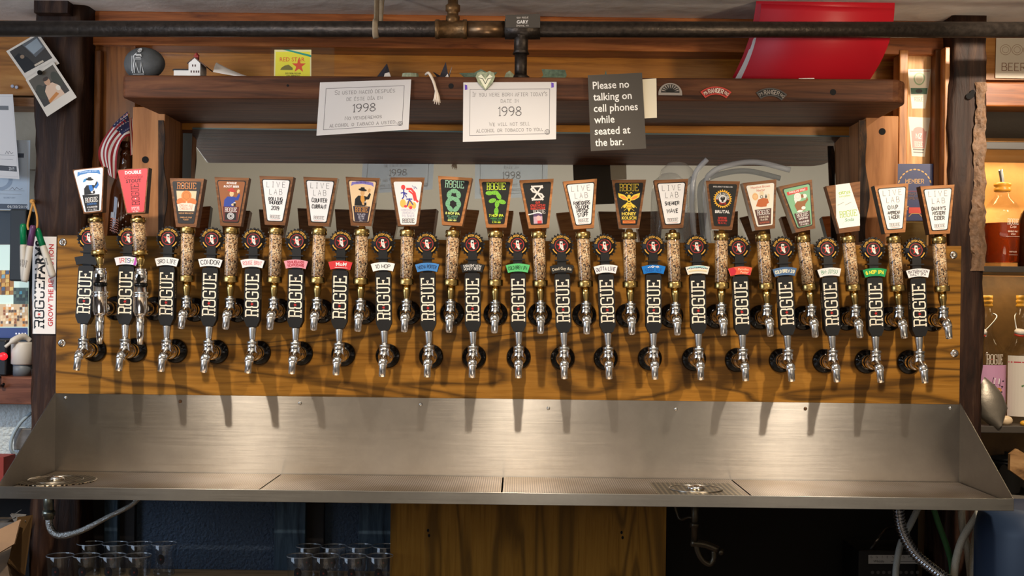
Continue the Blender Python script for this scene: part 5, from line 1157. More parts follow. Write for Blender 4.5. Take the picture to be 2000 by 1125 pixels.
o, f = sheet('member_plaque', pxq([(1751,320),(1824,320),(1824,431),(1751,431)], .094), 74, 111, plain('navy_plaque', rgb(30, 38, 84), .4), 'navy blue member plaque with gold laurels, behind the two rightmost upper taps', 'plaque', th=4)
m = MB(f=f); GO = ink(196, 148, 78); m.mat(GO).pen('MEMBER', 36, 77, 8, 1.2, fit=36, serif=.5)
for s in (-1, 1):
    for k in range(9): t = math.radians(20+k*14); m.ell(36+s*33*math.cos(t), 60+36*math.sin(t)+4, 3.4, 1.4, 8, (t+PI/2) if s > 0 else (PI/2-t))
m.mat(ink(170, 60, 60)).rect(4, 70, 57, 58); m.mat(ink(120, 84, 66)); m.pen('MASTER', 37, 52, 5, .8, fit=34).pen('BREWER', 37, 44, 5, .8, fit=34); m.mat(ink(196, 60, 44)).rect(24, 50, 14, 26); m.mat(GO).star(18, 26, 7).line([(24, 8), (30, 14), (44, 14), (50, 8)], 1.4); m.build('plaque_print', None, o)
bx = MB(); A_, B_ = P(1756, 432, .04), P(1812, 432, .04); bx.box(A_.x, B_.x, .045, .092, zl, A_.z); o = bx.build('wooden_box', wood('box_wood', rgb(120, 92, 44), rgb(156, 124, 66), rgb(172, 140, 80), 'X', 5, 10), bevel=.002); tag(o, 'pale wooden box under the navy plaque behind the tap board', 'box')

# jug and tubes behind the taps
JP = thin('clear_plastic', (.96, .96, .95, 1), 1.5, .10, .12)
jc = P(1321, 440, .10); jc.z = zl; jh = P(1321, 316, .10).z-zl
jg = thing('plastic_jug', jc, 'clear plastic jug with a domed top standing behind the taps in front of the mirror', 'jug')
MB().lathe([(.046, 0), (.050, .004), (.050, jh*.62), (.048, jh*.80), (.040, jh*.92), (.022, jh*.985), (.0005, jh)], jc, (0,0,1), 32).build('jug_body', JP, jg)
TB = thin('clear_hose', (.9, .92, .95, 1), 1.5, .1, .38, rgb(214, 218, 228))
o = MB().tube([jc+Vector((.052, -.028, 0.0065)), P(1352, 420, .055), P(1356, 345, .055), P(1381, 311, .05)], .0065, 12, sub=6).build('clear_hose', TB); tag(o, 'short clear plastic hose standing beside the jug', 'hose', 'clear hoses in front of the mirror')
a_ = P(1388, 440, .13); a_.z = zl+.0075
o = MB().tube([a_, P(1378, 372, .125), P(1392, 336, .12), P(1432, 321, .12), P(1480, 317, .12), P(1543, 332, .12)], .0072, 12, sub=6).build('clear_hose', TB); tag(o, 'long clear plastic hose arching right of the jug', 'hose', 'clear hoses in front of the mirror')
# small clutter on the ledge
for px, h, lab in ((420, .030, 'small white cup behind the root beer tap'),):
    c = P(px, 450, .06); c.z = zl; o = MB().lathe([(.018, 0), (.024, h), (.022, h), (.017, .003)], c, (0,0,1), 20).build('small_cup', WHITE); tag(o, 'small white cup on the ledge behind the taps', 'cup')
c = P(232, 455, .02); 
# ================================================================ sticker, photos, markers on the left post
def wrap_sheet(name, x0, x1, z0, z1, y, label, cat):
    W, H = (x1-x0)*1000, (z1-z0)*1000
    f = lambda co: Vector((x0+co.x*.001, y+.004*max(0, 1-co.x/14)**2*3-co.z*.001, z0+co.y*.001))
    m = MB(f=f); n = 8
    for i in range(n):
        a, b = W*i/n, W*(i+1)/n; q = [m.p((a,0,.5)), m.p((b,0,.5)), m.p((b,H,.5)), m.p((a,H,.5))]; m.face(q, True); q = [m.p((a,0,0)), m.p((b,0,0)), m.p((b,H,0)), m.p((a,H,0))]; m.face(q[::-1], True)
    o = m.build(name, WHITE); tag(o, label, cat); return o, f, W, H
x0, x1 = P(59, 560, .03).x, P(109, 560, .03).x
o, f, W, H = wrap_sheet('bumper_sticker', x0, x1, P(84, 652, .03).z, P(84, 462, .03).z, .031, 'white vertical sticker in black and red letters wrapped on the left post', 'sticker')
m = MB(f=f); m.z = .6; m.mat(ink(24, 24, 30)).slab(W*.36, H*.30, H*.50, W*.42, rot=PI/2, star=R_, st=.2).type('FARMS', W*.36, H*.76, W*.40, fit=H*.40, bold=.03, rot=PI/2); m.mat(ink(190, 40, 44)).type('GROW THE REVOLUTION', W*.80, H*.5, W*.20, fit=H*.9, bold=.015, rot=PI/2); m.build('sticker_print', None, o)
PHB = plain('photo_paper', rgb(228, 216, 200), .35)
def photo(q, Y, label, paint):
    o, f = sheet('instant_photo', pxq(q, Y), 88, 108, PHB, label, 'photo', 'instant photos pinned on the left post', th=.8)
    m = MB(f=f); m.mat(ink(58, 52, 46)).rect(6, 82, 24, 102); paint(m); m.build('picture', None, o)
def ph1(m):
    m.mat(ink(96, 98, 100)).poly([(40, 102), (82, 102), (82, 60), (50, 50)]); m.mat(ink(150, 160, 166)).poly([(44, 92), (78, 96), (78, 66), (50, 60)]); m.mat(ink(30, 26, 26)).poly([(6, 24), (6, 80), (22, 84), (34, 60), (40, 24)]); m.mat(ink(150, 124, 98)).ell(24, 70, 5, 6); m.mat(ink(214, 196, 170)).rect(36, 60, 26, 32)
def ph2(m):
    m.mat(ink(92, 84, 72)).rect(6, 82, 70, 102); m.mat(ink(62, 62, 50)).ell(20, 60, 12, 20).ell(70, 66, 12, 22); m.mat(ink(226, 190, 160)).poly([(24, 24), (28, 56), (38, 66), (56, 66), (66, 52), (68, 24)]); m.mat(ink(208, 160, 124)).ell(46, 74, 8, 10); m.mat(ink(64, 48, 38)).ell(46, 82, 8, 5); m.mat(ink(206, 130, 60)).poly([(24, 24), (24, 32), (52, 40), (56, 32)]); m.mat(ink(240, 226, 206)).ell(62, 46, 6, 7)
photo([(12,100),(74,64),(116,124),(53,158)], .014, 'instant photo of a dark room, upper of the two pinned on the left post', ph1)
photo([(50,156),(104,120),(150,190),(92,228)], .008, 'instant photo of a person in a pale shirt, lower one on the left post', ph2)
c = P(80, 143, .008); o = MB().lathe([(.003, 0), (.003, .008), (.006, .010), (.006, .013)], c+Vector((0,.004,0)), (0,-1,0), 14).build('push_pin', BLACKG); tag(o, 'black push pin holding the two instant photos', 'push pin')
# markers hanging on straps
o = MB().tube([P(64,398,.0), P(58,420,-.002), P(54,440,-.004), P(56,449,-.006)], .0028, 6, sub=4, e=.5).tube([P(66,398,.0), P(72,420,-.002), P(73,440,-.004), P(70,448,-.006)], .0028, 6, sub=4, e=.5).lathe([(.006, 0), (.006, .008), (.004, .011)], P(65,394,.032), (0,-1,0), 12).tube([P(65,394,.024), P(65,398,.0)], .003, 6)
o = o.build('elastic_strap', plain('tan_elastic', rgb(206, 150, 78), .7)); tag(o, 'tan elastic strap nailed to the left post above the markers', 'strap')
MG, MP, MBODY = plain('green_cap', rgb(0, 122, 74), .35), plain('purple_cap', rgb(92, 52, 92), .35), plain('marker_barrel', rgb(196, 188, 176), .45)
def marker(a, b, Y, cap, label):
    A, B_ = P(*a, Y), P(*b, Y); d = B_-A; L_ = d.length; d.normalize()
    t = thing('marker', A, label, 'marker', 'markers hanging on the left post')
    MB().lathe([(.004, 0), (.0066, .002), (.0076, L_*.06), (.0078, L_*.36)], A, d, 18).build('cap', cap, t)
    MB().lathe([(.0074, L_*.36), (.0082, L_*.40), (.0086, L_*.8), (.0080, L_*.95), (.0060, L_)], A, d, 18).build('barrel', MBODY, t)
    s = d.cross(Vector((0,1,0))).normalized()
    f = lambda co: A+d*(L_*.68)+d*(co.x*.001)+(s*math.sin(co.y*.001/.0087)+Vector((0,-1,0))*math.cos(co.y*.001/.0087))*(.0088+co.z*.001)
    m = MB(f=f); m.mat(ink(70, 64, 62)).type('Sharpie', 0, 1, 4.5, fit=24, slant=.2).pen('FINE POINT', 0, -5, 2, .5, fit=18); m.build('barrel_print', None, t)
marker((45,437), (47,550), .0, MG, 'green-capped marker behind the purple one on the left post')
marker((65,440), (48,551), -.018, MP, 'purple-capped marker hanging in front on the left post')
marker((72,446), (104,541), -.002, MG, 'green-capped marker slanting right across the white sticker')

# ================================================================ left bay
struct(MB().box(-2.6, lp0+.02, .30, .33, P(0,330,.3).z, zc), 'wall_left_bay', plain('bay_plaster', (0,)*4))
struct(MB().box(-2.6, lp0+.02, .22, .30, P(0,186,.22).z, zc), 'trim_bay_board', BAYW)
struct(MB().box(-2.6, lp0+.02, .20, .30, P(0,207,.2).z, P(0,190,.2).z), 'trim_bay_rail', wood('worn_rail', rgb(90, 60, 40), rgb(140, 100, 70), rgb(176, 134, 100), 'X', 6, 10))
for q in ((28, 170), (36, 172)):
    o = MB().lathe([(.002, 0), (.002, .008), (.005, .010), (.004, .014)], P(*q, .2205), (0,-1,0), 12).build('push_pin', plain('clear_pin', rgb(200, 200, 214), .2)); tag(o, 'clear push pin in the board at the far left', 'push pin', 'clear push pins at the far left')
PB = plain('blue_paper', rgb(196, 208, 220), .6)
def cert(q, Y, mt, label, date, dx, blue):
    o, f = sheet('certificate', pxq(q, Y), 90, 160, mt, label, 'certificate', 'certificates on the left wall', th=.6)
    m = MB(f=f); m.mat(ink(206, 200, 200)).frame(4, 86, 4, 156, .6); m.mat(ink(120, 120, 122)).rect(30, 70, 130, 138) if not blue else m.mat(ink(74, 82, 96)).rect(66, 78, 120, 130)
    m.mat(ink(70, 68, 72)).rect(20, 84, 14, 24) if not blue else m.rect(0, 86, 2, 14)
    m.mat(W_).type(date, 68 if not blue else 66, 19 if not blue else 8, 6.5, fit=26 if not blue else 44)
    m.mat(ink(130, 126, 130)).rect(20, 80, 44, 44.6).rect(24, 74, 36, 36.5); m.mat(ink(90, 80, 96)).line([(50, 46), (56, 52), (60, 46), (64, 52), (70, 47), (76, 50)], .8)
    if blue: m.mat(ink(150, 164, 182)).ring(30, 70, 22, 8).pen('SECRETARY', 50, 28, 3, .5, fit=36)
    m.build('certificate_print', None, o)
cert([(-20,184),(25,184),(38,350),(-20,346)], .16, WHITE, 'white certificate at the far left, in front of the blue one', '2019', 0, False)
cert([(-30,273),(59,274),(57,411),(-30,409)], .19, PB, 'pale blue certificate dated 06/30/2019 at the far left, behind the white one', '06/30/2019', 0, True)
# counter
ck = MB().box(-2.4, lp0+.02, .06, .5, P(30,790,.06).z, P(30,737,.06).z); struct(ck, 'trim_counter', wood('counter_wood', rgb(60, 34, 26), rgb(108, 66, 50), rgb(140, 92, 72), 'X', 4, 12), .003)
struct(MB().box(-2.6, lp0+.02, .12, .15, P(30,965,.06).z, P(30,790,.06).z), 'wall_lower_left', plain('textured_white', rgb(198, 206, 206), .5, bump=.6, bscale=120))
zk = P(30,737,.06).z
# register screen
mo = thing('register_screen', P(10, 660, .22), 'register screen showing pictures, at the far left', 'screen')
A_, B_, C_ = P(-60, 467, .22), P(59, 467, .22), P(59, 690, .22)
MB().box(A_.x, B_.x, .22, .25, zk+.012, A_.z+.075).build('housing', plain('screen_housing', rgb(66, 74, 82), .5), mo)
MB().box(A_.x, B_.x-.06, .20, .34, zk, zk+.012).build('stand', BLACK, mo)
def scr(r, g, b_): return plain('screen_%d_%d_%d' % (r, g, b_), rgb(r, g, b_), .3, emit=.45)
f = quadmap(pxq([(-60,478),(56,478),(56,660),(-60,660)], .2185), 116, 182); m = MB(f=f); m.mat(scr(206, 226, 214)).rect(0, 116, 0, 182)
random.seed(4)
def mosaic(x0, x1, y0, y1, nx, ny, pal):
    m.mat(scr(*pal[0])).rect(x0, x1, y0, y1); cw, ch = (x1-x0)/nx, (y1-y0)/ny
    for i in range(nx):
        for j in range(ny):
            c = random.choice(pal); x, y = x0+i*cw, y0+j*ch; a = random.uniform(-.3, .3)
            if random.random() < .8: m.mat(scr(*c)).poly([(x+cw*max(0, a), y), (x+cw*.95, y+ch*.1), (x+cw*.9, y+ch), (x+cw*.1, y+ch*.9)])
mosaic(0, 87, 84, 132, 11, 6, [(150, 100, 40), (196, 150, 70), (60, 80, 110), (90, 60, 30), (110, 150, 170), (206, 170, 90)])
mosaic(87, 116, 66, 98, 5, 5, [(60, 76, 70), (90, 110, 96), (70, 140, 160), (40, 46, 44)])
mosaic(56, 116, 22, 66, 11, 8, [(200, 170, 130), (206, 130, 50), (236, 230, 214), (140, 80, 40), (90, 70, 56), (226, 200, 160)])
m.mat(scr(40, 56, 110)).rect(0, 116, 0, 20); m.mat(scr(230, 230, 240)); [m.rect(92+k*6, 95+k*6, 7, 10) for k in range(4)]
m.mat(scr(90, 84, 82)).rect(0, 116, 182, 183); m.build('screen_picture', None, mo)
m = MB(); m.box(P(24,0,.10).x, P(57,0,.10).x, .10, .14, P(40,549,.1).z, P(40,408,.1).z); hb = m.build('black_speaker', plain('black_vinyl', rgb(38, 42, 46), .5), bevel=.004); tag(hb, 'tall narrow black box at the far left, beside the markers', 'speaker box')
MB().box(P(38,0,.14).x, P(50,0,.14).x, .14, .2185, P(40,500,.1).z, P(40,450,.1).z).build('bracket', BLACK, hb)
# canister and cable clutter on the counter
cc = P(43, 737, .13); cc.z = zk
dv = thing('white_canister', cc, 'white canister with a grey base and a curved spout, left of the post', 'canister')
hh = P(43, 668, .13).z-zk
MB().lathe([(.022, 0), (.022, hh*.34), (.016, hh*.36)], cc, (0,0,1), 24).build('base', plain('grey_plastic', rgb(110, 116, 122), .45), dv)
MB().lathe([(.023, hh*.33), (.027, hh*.36), (.027, hh*.94), (.024, hh)], cc, (0,0,1), 28).build('canister_body', plain('white_plastic', rgb(216, 208, 198), .4), dv)
MB().tube([cc+Vector((.02, 0, hh+.004)), P(46, 657, .12), P(28, 664, .10), P(10, 678, .09)], [.006, .008, .008, .004], 12, sub=5).build('spout', plain('white_plastic', (0,)*4), dv)
m = MB(); m.box(P(-60,0,.12).x, P(24,0,.12).x, .11, .17, zk, P(10,664,.12).z); ps = m.build('card_printer', plain('black_plastic', (0,)*4), bevel=.004); tag(ps, 'black counter device with a red light, left of the white canister', 'device')
rl = MB(); rl.ball(P(6, 696, .108), .012, .006, .010); rl.build('red_light', plain('red_lamp', rgb(235, 30, 40), .3, emit=1.2), ps)
m = MB(); pts = [P(-20+k*1.6, 742+10*math.sin(k*.9)+k*.2, .055+.010*math.cos(k*.9)) for k in range(18)]; m.tube(pts, .003, 6, sub=3); o = m.build('coiled_cord', BLACKG); tag(o, 'black coiled cord hanging over the counter edge at the far left', 'cord')
# wall box and cable under the counter
o = MB().tube([P(62,806,.1), P(40,826,.09), P(24,854,.085), P(22,880,.085), P(40,892,.1)], .0042, 10, sub=5).build('grey_cable', plain('grey_cable', rgb(150, 166, 176), .4)); tag(o, 'grey cable looping on the pale wall at the far left', 'cable')
m = MB(); m.box(P(34,0,.09).x, lp0+.012, .10, .12, P(50,880,.09).z, P(50,838,.09).z); o = m.build('metal_box', plain('worn_metal', rgb(126, 122, 118), .5, .6, vary=.4, bscale=30), bevel=.002); tag(o, 'small worn metal box on the pale wall beside the left post', 'metal box')
m = MB(); q = P(2, 900, .0); m.box(P(-40,0,0).x, P(18,0,0).x, .0, .07, P(2,960,0).z, P(2,893,0).z); o = m.build('red_carton', plain('red_carton', rgb(140, 50, 40), .6)); tag(o, 'red carton edge behind the left end of the drip tray', 'carton')

# cartons in the lower left corner
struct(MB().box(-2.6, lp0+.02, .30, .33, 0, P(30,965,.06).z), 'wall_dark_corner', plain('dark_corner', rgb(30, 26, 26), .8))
KRAFT = plain('kraft_card', rgb(150, 116, 84), .7, vary=.12, bscale=20); KRAFTD = plain('kraft_card_worn', rgb(110, 88, 66), .75, vary=.3, bscale=24)
ct = thing('cardboard_box', P(20, 1125, -.05), 'open cardboard box with a raised flap in the lower left corner', 'box')
m = MB(); m.hexa([P(-60,1260,-.05), P(44,1260,-.05), P(44,1260,.1), P(-60,1260,.1)], [P(-60,1110,-.05), P(14,1100,-.05), P(50,1010,.12), P(-60,1010,.12)]); m.build('carton', KRAFTD, ct)
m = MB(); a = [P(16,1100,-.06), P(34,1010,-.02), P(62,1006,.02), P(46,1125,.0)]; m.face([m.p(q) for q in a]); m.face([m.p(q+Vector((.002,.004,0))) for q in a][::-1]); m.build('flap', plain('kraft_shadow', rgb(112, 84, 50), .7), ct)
m = MB(); a = [P(-40,1052,-.07), P(40,1014,-.03), P(28,1062,-.07), P(-40,1102,-.1)]; m.face([m.p(q) for q in a]); m.face([m.p(q+Vector((0,.004,-.002))) for q in a][::-1]); m.build('flap', KRAFT, ct)
m = MB(); random.seed(9); c = P(24, 1012, .03)
for k in range(9):
    a = c+Vector((random.uniform(-.07,.035), random.uniform(-.02,.05), random.uniform(-.03,.012))); q = [a+Vector((random.uniform(-.03,.03), random.uniform(-.02,.02), random.uniform(-.012,.03))) for _ in range(3)]
    m.face([m.p(t) for t in q]); m.face([m.p(t+Vector((0,.001,.0006))) for t in q][::-1])
m.box(c.x-.08, c.x+.036, .03, .08, c.z-.05, c.z-.012)
o = m.build('crumpled_paper', plain('grey_scrap', rgb(92, 88, 84), .6, vary=.4, bscale=60)); tag(o, 'crumpled grey scrap heaped in the cardboard box at the lower left', 'paper')
# ================================================================ right bay
rb = rp1-.02
struct(MB().box(rb, 2.6, .36, .40, P(1960,540,.36).z, P(1960,270,.36).z), 'wall_right_bay', plain('copper_sheet', rgb(214, 150, 80), .38, .25, bump=.35, bscale=9, vary=.25))
struct(MB().box(rb, 2.6, .34, .40, 0, P(1960,540,.36).z), 'wall_right_bay_low', plain('bay_green_brown', rgb(104, 74, 34), .4, .3, bump=.3, bscale=9, vary=.6))
struct(MB().box(rb, 2.6, .20, .24, P(1960,156,.2).z, zc), 'trim_bay_board', BAYW)
struct(MB().box(rb, 2.6, .17, .26, P(1960,208,.17).z, P(1960,160,.17).z), 'trim_bay_rail', PINEX, .004)
BS = plain('black_shelf', rgb(70, 62, 54), .4)
for ya, yb, lab in ((277, 292, 'dark narrow shelf in the right bay above the whiskey bottle'), (520, 532, 'dark shelf in the right bay under the amber bottle'), (832, 846, 'dark shelf in the right bay under the clear bottles')):
    m = MB(); m.box(rb, 2.0, .09, .36, P(1960,yb,.09).z, P(1960,ya,.09).z); o = m.build('bay_shelf', BS, bevel=.002); tag(o, lab.replace('whiskey', 'amber'), 'shelf', 'dark shelves in the right bay')
o, f = sheet('beer_card', pxq([(1946,62),(2080,60),(2080,155),(1944,152)], .196), 130, 92, CREAM, 'cream card lettered BEER pinned on the board at the far right', 'card', th=1.2)
m = MB(f=f); m.mat(ink(196, 168, 140)); [m.ring(18+k*22, 56, 10, 1.2).ring(18+k*22, 56, 6, 1) for k in range(5)]; m.mat(ink(150, 110, 80)).pen('BEER', 34, 22, 15, 1.4, fit=44).line([(60, 12), (66, 16), (72, 10)], 1); m.build('card_print', None, o)
def zsh(py): return P(1960, py, .09).z
for py in (292, 532): area('shelf_strip_light', (1.30, .20, P(1960,py,.09).z-.006), (1.30, .30, P(1960,py+200,.09).z), .5, .03, 1.5 if py < 400 else .8, (1.0, .78, .48))
# amber bottle with pourer
c = P(1956, 520, .19); c.z = zsh(520)
k_ = (D+.19)/F
wb = thing('amber_bottle', c, 'clear bottle half full of amber spirit with a metal pourer, on the right shelf', 'bottle')
h1 = P(1956, 366, .19).z-c.z
CG = GLASS
MB().lathe([(.040, 0), (.044, .004), (.047, h1*.55), (.046, h1*.70), (.036, h1*.80), (.021, h1*.87), (.0165, h1*.93), (.0165, h1)], c, (0,0,1), 32).build('bottle_glass', CG, wb)
MB().lathe([(.040, .012), (.0435, .016), (.0455, h1*.54), (.0455, h1*.55)], c, (0,0,1), 32).build('spirit', plain('amber_spirit', rgb(150, 62, 22), .05, trans=.55, ior=1.33), wb)
MB().lathe([(.019, h1*.945), (.021, h1*.955), (.021, h1*.985), (.017, h1), (.022, h1*1.02), (.021, h1*1.05), (.012, h1*1.06)], c, (0,0,1), 24).build('cork_collar', plain('amber_cork', rgb(206, 140, 44), .35), wb)
MB().tube([c+Vector((0,0,h1*1.05)), c+Vector((-.002,0,h1*1.12)), c+Vector((-.006,0,h1*1.22))], .0055, 12, sub=4).build('pourer', STEELD, wb)
def cyl(c, r): return lambda co: c+Vector((r*math.sin(co.x*.001/r), -r*math.cos(co.x*.001/r)-co.z*.001, co.y*.001))
m = MB(f=cyl(c, .0476)); m.mat(ink(236, 226, 210)).slab(12, h1*560, 34, 15).pen('Cask', 12, h1*560-13, 6, .8, fit=20, slant=.2); m.pen('SINGLE MALT', 12, h1*440, 3.4, .8, fit=30).pen('SPIRIT', 12, h1*405, 3, .7, fit=16).rect(-8, 34, h1*375, h1*375+.8, 6).pen('DISTILLED', 12, h1*190, 3, .6, fit=28).rect(0, 26, h1*150, h1*150+.8, 5); m.build('bottle_lettering', None, wb)
c = P(2014, 520, .17); c.z = zsh(520)
o = MB().lathe([(.030, 0), (.033, .004), (.033, .12), (.026, .14), (.012, .16), (.012, .2)], c, (0,0,1), 24).build('dark_bottle', AMB); tag(o, 'dark bottle cut off by the right edge of the photo', 'bottle')
c = P(2012, 330, .30); 
# swing-top bottles
def swing(px, Y, label, sc_, lab_y, painter, lcol):
    c = P(px, 833, Y); c.z = zsh(833)
    h = P(px, 577, Y).z-c.z; t = thing('swing_top_bottle', c, label, 'bottle', 'swing-top bottles on the right shelf')
    R = .052
    MB().lathe([(R-.006, 0), (R, .005), (R, h*.50), (R-.006, h*.56), (.030, h*.64), (.020, h*.71), (.017, h*.80), (.016, h*.93)], c, (0,0,1), 32).build('bottle_glass', CG, t)
    MB().lathe([(.0185, h*.91), (.0185, h*.925), (.016, h*.935), (.0185, h*.945), (.0185, h*.96), (.016, h*.965), (.018, h*.975), (.018, h), (.012, h)], c, (0,0,1), 24).build('cap_collar', plain('yellow_rubber', rgb(196, 140, 40), .4), t)
    m = MB()
    for s in (1, -1): m.tube([c+Vector((s*.018, 0, h*.86)), c+Vector((s*.026, -.01, h*.83)), c+Vector((s*.012-.016, -.026, h*.74)), c+Vector((-.022, -.030, h*.70))], .0018, 8, sub=4)
    m.build('wire_bail', STEELD, t)
    s_ = c+Vector((-.022, -.031, h*.70)); st_ = MB().lathe([(.013, 0), (.014, .006), (.010, .012)], s_, (.1,-.2,1), 18).build('stopper', plain('white_ceramic', rgb(226, 214, 200), .25), t)
    MB().lathe([(.0125, -.006), (.0125, 0)], s_, (.1,-.2,1), 18).build('gasket', plain('red_rubber', rgb(206, 70, 44), .5), st_)
    m = MB(f=cyl(c, R+.0006)); n = 16
    m.mats = []; m.mat(plain('label_%d_%d_%d' % lcol, rgb(*lcol), .5))
    for i in range(n):
        a, b = -60+120*i/n, -60+120*(i+1)/n; m.face([m.p((q, y, .2)) for q, y in ((a, h*60), (b, h*60), (b, h*lab_y), (a, h*lab_y))], True)
    lb = m.build('label', None, t); m = MB(f=cyl(c, R+.0006)); m.z = .3; painter(m, h*1000); m.build('label_print', None, lb); return t
def v1(m, h):
    m.mat(ink(196, 60, 70)).rect(-58, 58, h*.475, h*.485, 12); m.mat(ink(60, 56, 50)).slab(20, h*.435, 40, 17, star=R_); m.mat(ink(170, 50, 54)).type('FARMS', 20, h*.375, 13, fit=42, bold=.02)
    m.mat(ink(104, 96, 84)).poly([(6, h*.16), (4, h*.25), (8, h*.30), (14, h*.32), (26, h*.32), (30, h*.26), (28, h*.16)]).line([(10, h*.31), (10, h*.345)], 4.6).line([(16, h*.31), (16, h*.355)], 4.6).line([(22, h*.31), (22, h*.35)], 4.6)
    m.mat(ink(70, 120, 62)).line([(-22, h*.29), (-2, h*.315), (8, h*.32)], 1.4); [m.ell(-12+k*5, h*.26-k*5, 3.4, 1.8, 8, .6) for k in range(5)]; [m.ell(-20+k*6, h*.30+k*1.5, 4, 1.2, 8, .3) for k in range(5)]
    m.pen('OREGON SINGLE MALT', 20, h*.125, 4, .7, fit=44); m.mat(ink(176, 40, 60)).type('VODKA', 20, h*.095, 9, fit=36, bold=.02)
def v2(m, h):
    m.mat(ink(226, 210, 190)).slab(8, h*.50, 48, 26, star=R_, st=.2); m.mat(ink(44, 34, 40)).ell(14, h*.29, 18, 5, rot=-.2).poly([(-2, h*.30), (2, h*.36), (24, h*.35), (22, h*.29)]); m.mat(ink(240, 230, 226)).poly([(4, h*.31), (6, h*.355), (22, h*.35), (20, h*.31)]); m.mat(ink(222, 150, 60)).ell(18, h*.255, 10, 8); m.mat(ink(60, 40, 60)); [m.ell(34-k*3, h*.33-k*14, 4, 2) for k in range(4)]
LC = (222, 210, 194)
swing(1996, .20, 'clear swing-top bottle with a cream label at the far right', 1, 530, v1, LC)
swing(1922, .22, 'clear swing-top bottle with a pink label half hidden by the right post', 1, 455, v2, (206, 150, 180))
# metal scoop, egg shape
SCP = plain('pewter_scoop', rgb(140, 130, 116), .42, .8, bump=.1)
a, b = P(1918, 745, .11), P(1950, 830, .10); d = b-a
m = MB(); n, k = 14, 12; g = []
for i in range(n+1):
    u = i/n; wdt = .036*math.sin(min(1, u*1.9+.12)*PI/2)*(1 if u < .72 else max(.12, 1-(u-.72)*2.6)); cpt = a+d*u; row = []
    for j in range(k+1): t = PI*(j/k)-PI/2; row.append((cpt+Vector((wdt*math.sin(t)*.96, -.020*math.cos(t)*math.sin(min(1, u*1.5+.1)*PI/2), .012*math.sin(t)))))
    g.append([(m.p(q), m.p(q+Vector((0, .0015, 0)))) for q in row])
for i in range(n):
    for j in range(k):
        m.face([g[i][j][0], g[i+1][j][0], g[i+1][j+1][0], g[i][j+1][0]], True); m.face([g[i][j][1], g[i][j+1][1], g[i+1][j+1][1], g[i+1][j][1]], True)
sc_ = m.build('metal_scoop', SCP); tag(sc_, 'grey metal scoop leaning beside the right post on the lower shelf', 'scoop')
c = P(1965, 806, .12); c.z = zsh(833)+.0125
m = MB(); m.ball(c+Vector((0,0,.013)), .018, .013, .012); m.box(c.x-.016, c.x+.016, c.y-.01, c.y+.01, zsh(833), c.z+.006); m = MB(); m.ball(Vector((c.x, c.y, zsh(833)+.0125+.0)), .017, .013, .0125); o = m.build('cream_stone', plain('cream_stone', rgb(226, 196, 156), .4)); tag(o, 'smooth cream egg-shaped piece on the lower right shelf', 'ornament')
c = P(2000, 820, .11); m = MB(); m.ball(Vector((c.x, c.y, zsh(833)+.007)), .010, .008, .007); o = m.build('yellow_pourer', plain('yellow_bit', rgb(220, 160, 40), .4)); tag(o, 'small yellow piece at the far right of the lower shelf', 'ornament')
# under the shelf: black pot and cut board
zt2 = P(1970, 960, .15).z
struct(MB().box(rb, 2.6, .04, .34, 0, zt2), 'trim_bay_counter', plain('grey_cabinet', rgb(120, 110, 98), .6))
c = P(1972, 955, .14); c.z = zt2
bp = thing('black_pot', c, 'black round pot in the dark under the right bay shelves', 'pot')
MB().lathe([(.046, 0), (.052, .006), (.054, .07), (.058, .075), (.058, .082), (.050, .082), (.048, .01)], c, (0,0,1), 32).build('pot_body', BLACKG, bp)
MB().lathe([(.056, .083), (.056, .089), (.040, .094), (.014, .096), (.014, .104)], c, (0,0,1), 32).build('lid', BLACKG, bp)
a = P(1990, 905, .05); m = MB(M=Matrix.Translation(a) @ Matrix.Rotation(.55, 4, 'Y') @ FACE @ MM); m.prism([(-30, 8), (-22, 28), (60, 30), (60, -30), (-10, -26)], -14, 0); o = m.build('wood_block', wood('spalted_board', rgb(92, 64, 40), rgb(166, 124, 80), rgb(200, 160, 112), 'X', 9, 4)); tag(o, 'chunk of pale worn wood leaning on the black pot at the far right', 'wood block')
# ================================================================ below the tray
NAVY = plain('navy_textured', rgb(62, 78, 98), .45, bump=1.0, bscale=130)
struct(MB().box(lp1-.03, P(765,1050,.16).x, .16, .19, 0, rim0-.02), 'wall_under_tray', NAVY)
BW = wood('blue_stud_wood', rgb(28, 40, 52), rgb(58, 76, 92), rgb(84, 104, 120), 'Z', 5, 12, .6, .2)
for a, b in ((203, 229), (535, 596), (700, 764)): struct(MB().box(P(a,1050,.12).x, P(b,1050,.12).x, .12, .16, 0, rim0-.012), 'trim_stud', BW, .002)
for a, b in ((108, 203), (229, 262), (596, 632)): struct(MB().box(P(a,1050,.14).x, P(b,1050,.14).x, .14, .16, 0, rim0-.012), 'trim_stud', plain('dark_stud', rgb(22, 17, 16), .7))
struct(MB().box(P(1298,1050,.3).x, rp0+.02, .30, .33, 0, rim0+.05), 'wall_under_right', plain('black_board', rgb(16, 14, 13), .8))
fp = MB().box(P(762,1060,-.05).x, P(1301,1060,-.05).x, -.05, -.032, 0, rim0-.0005); o = fp.build('front_panel', PLYV, bevel=.001); tag(o, 'plywood panel under the middle of the drip tray', 'panel')
for q in ((836, 1036), (838, 1046), (1214, 1040), (1216, 1050)): m = MB(M=Matrix.Translation(P(*q, -.0503)) @ FACE @ MM); m.ell(0, 0, 3, 4, 12); m.build('screw_hole', plain('bolt_hole', (0,)*4), o)
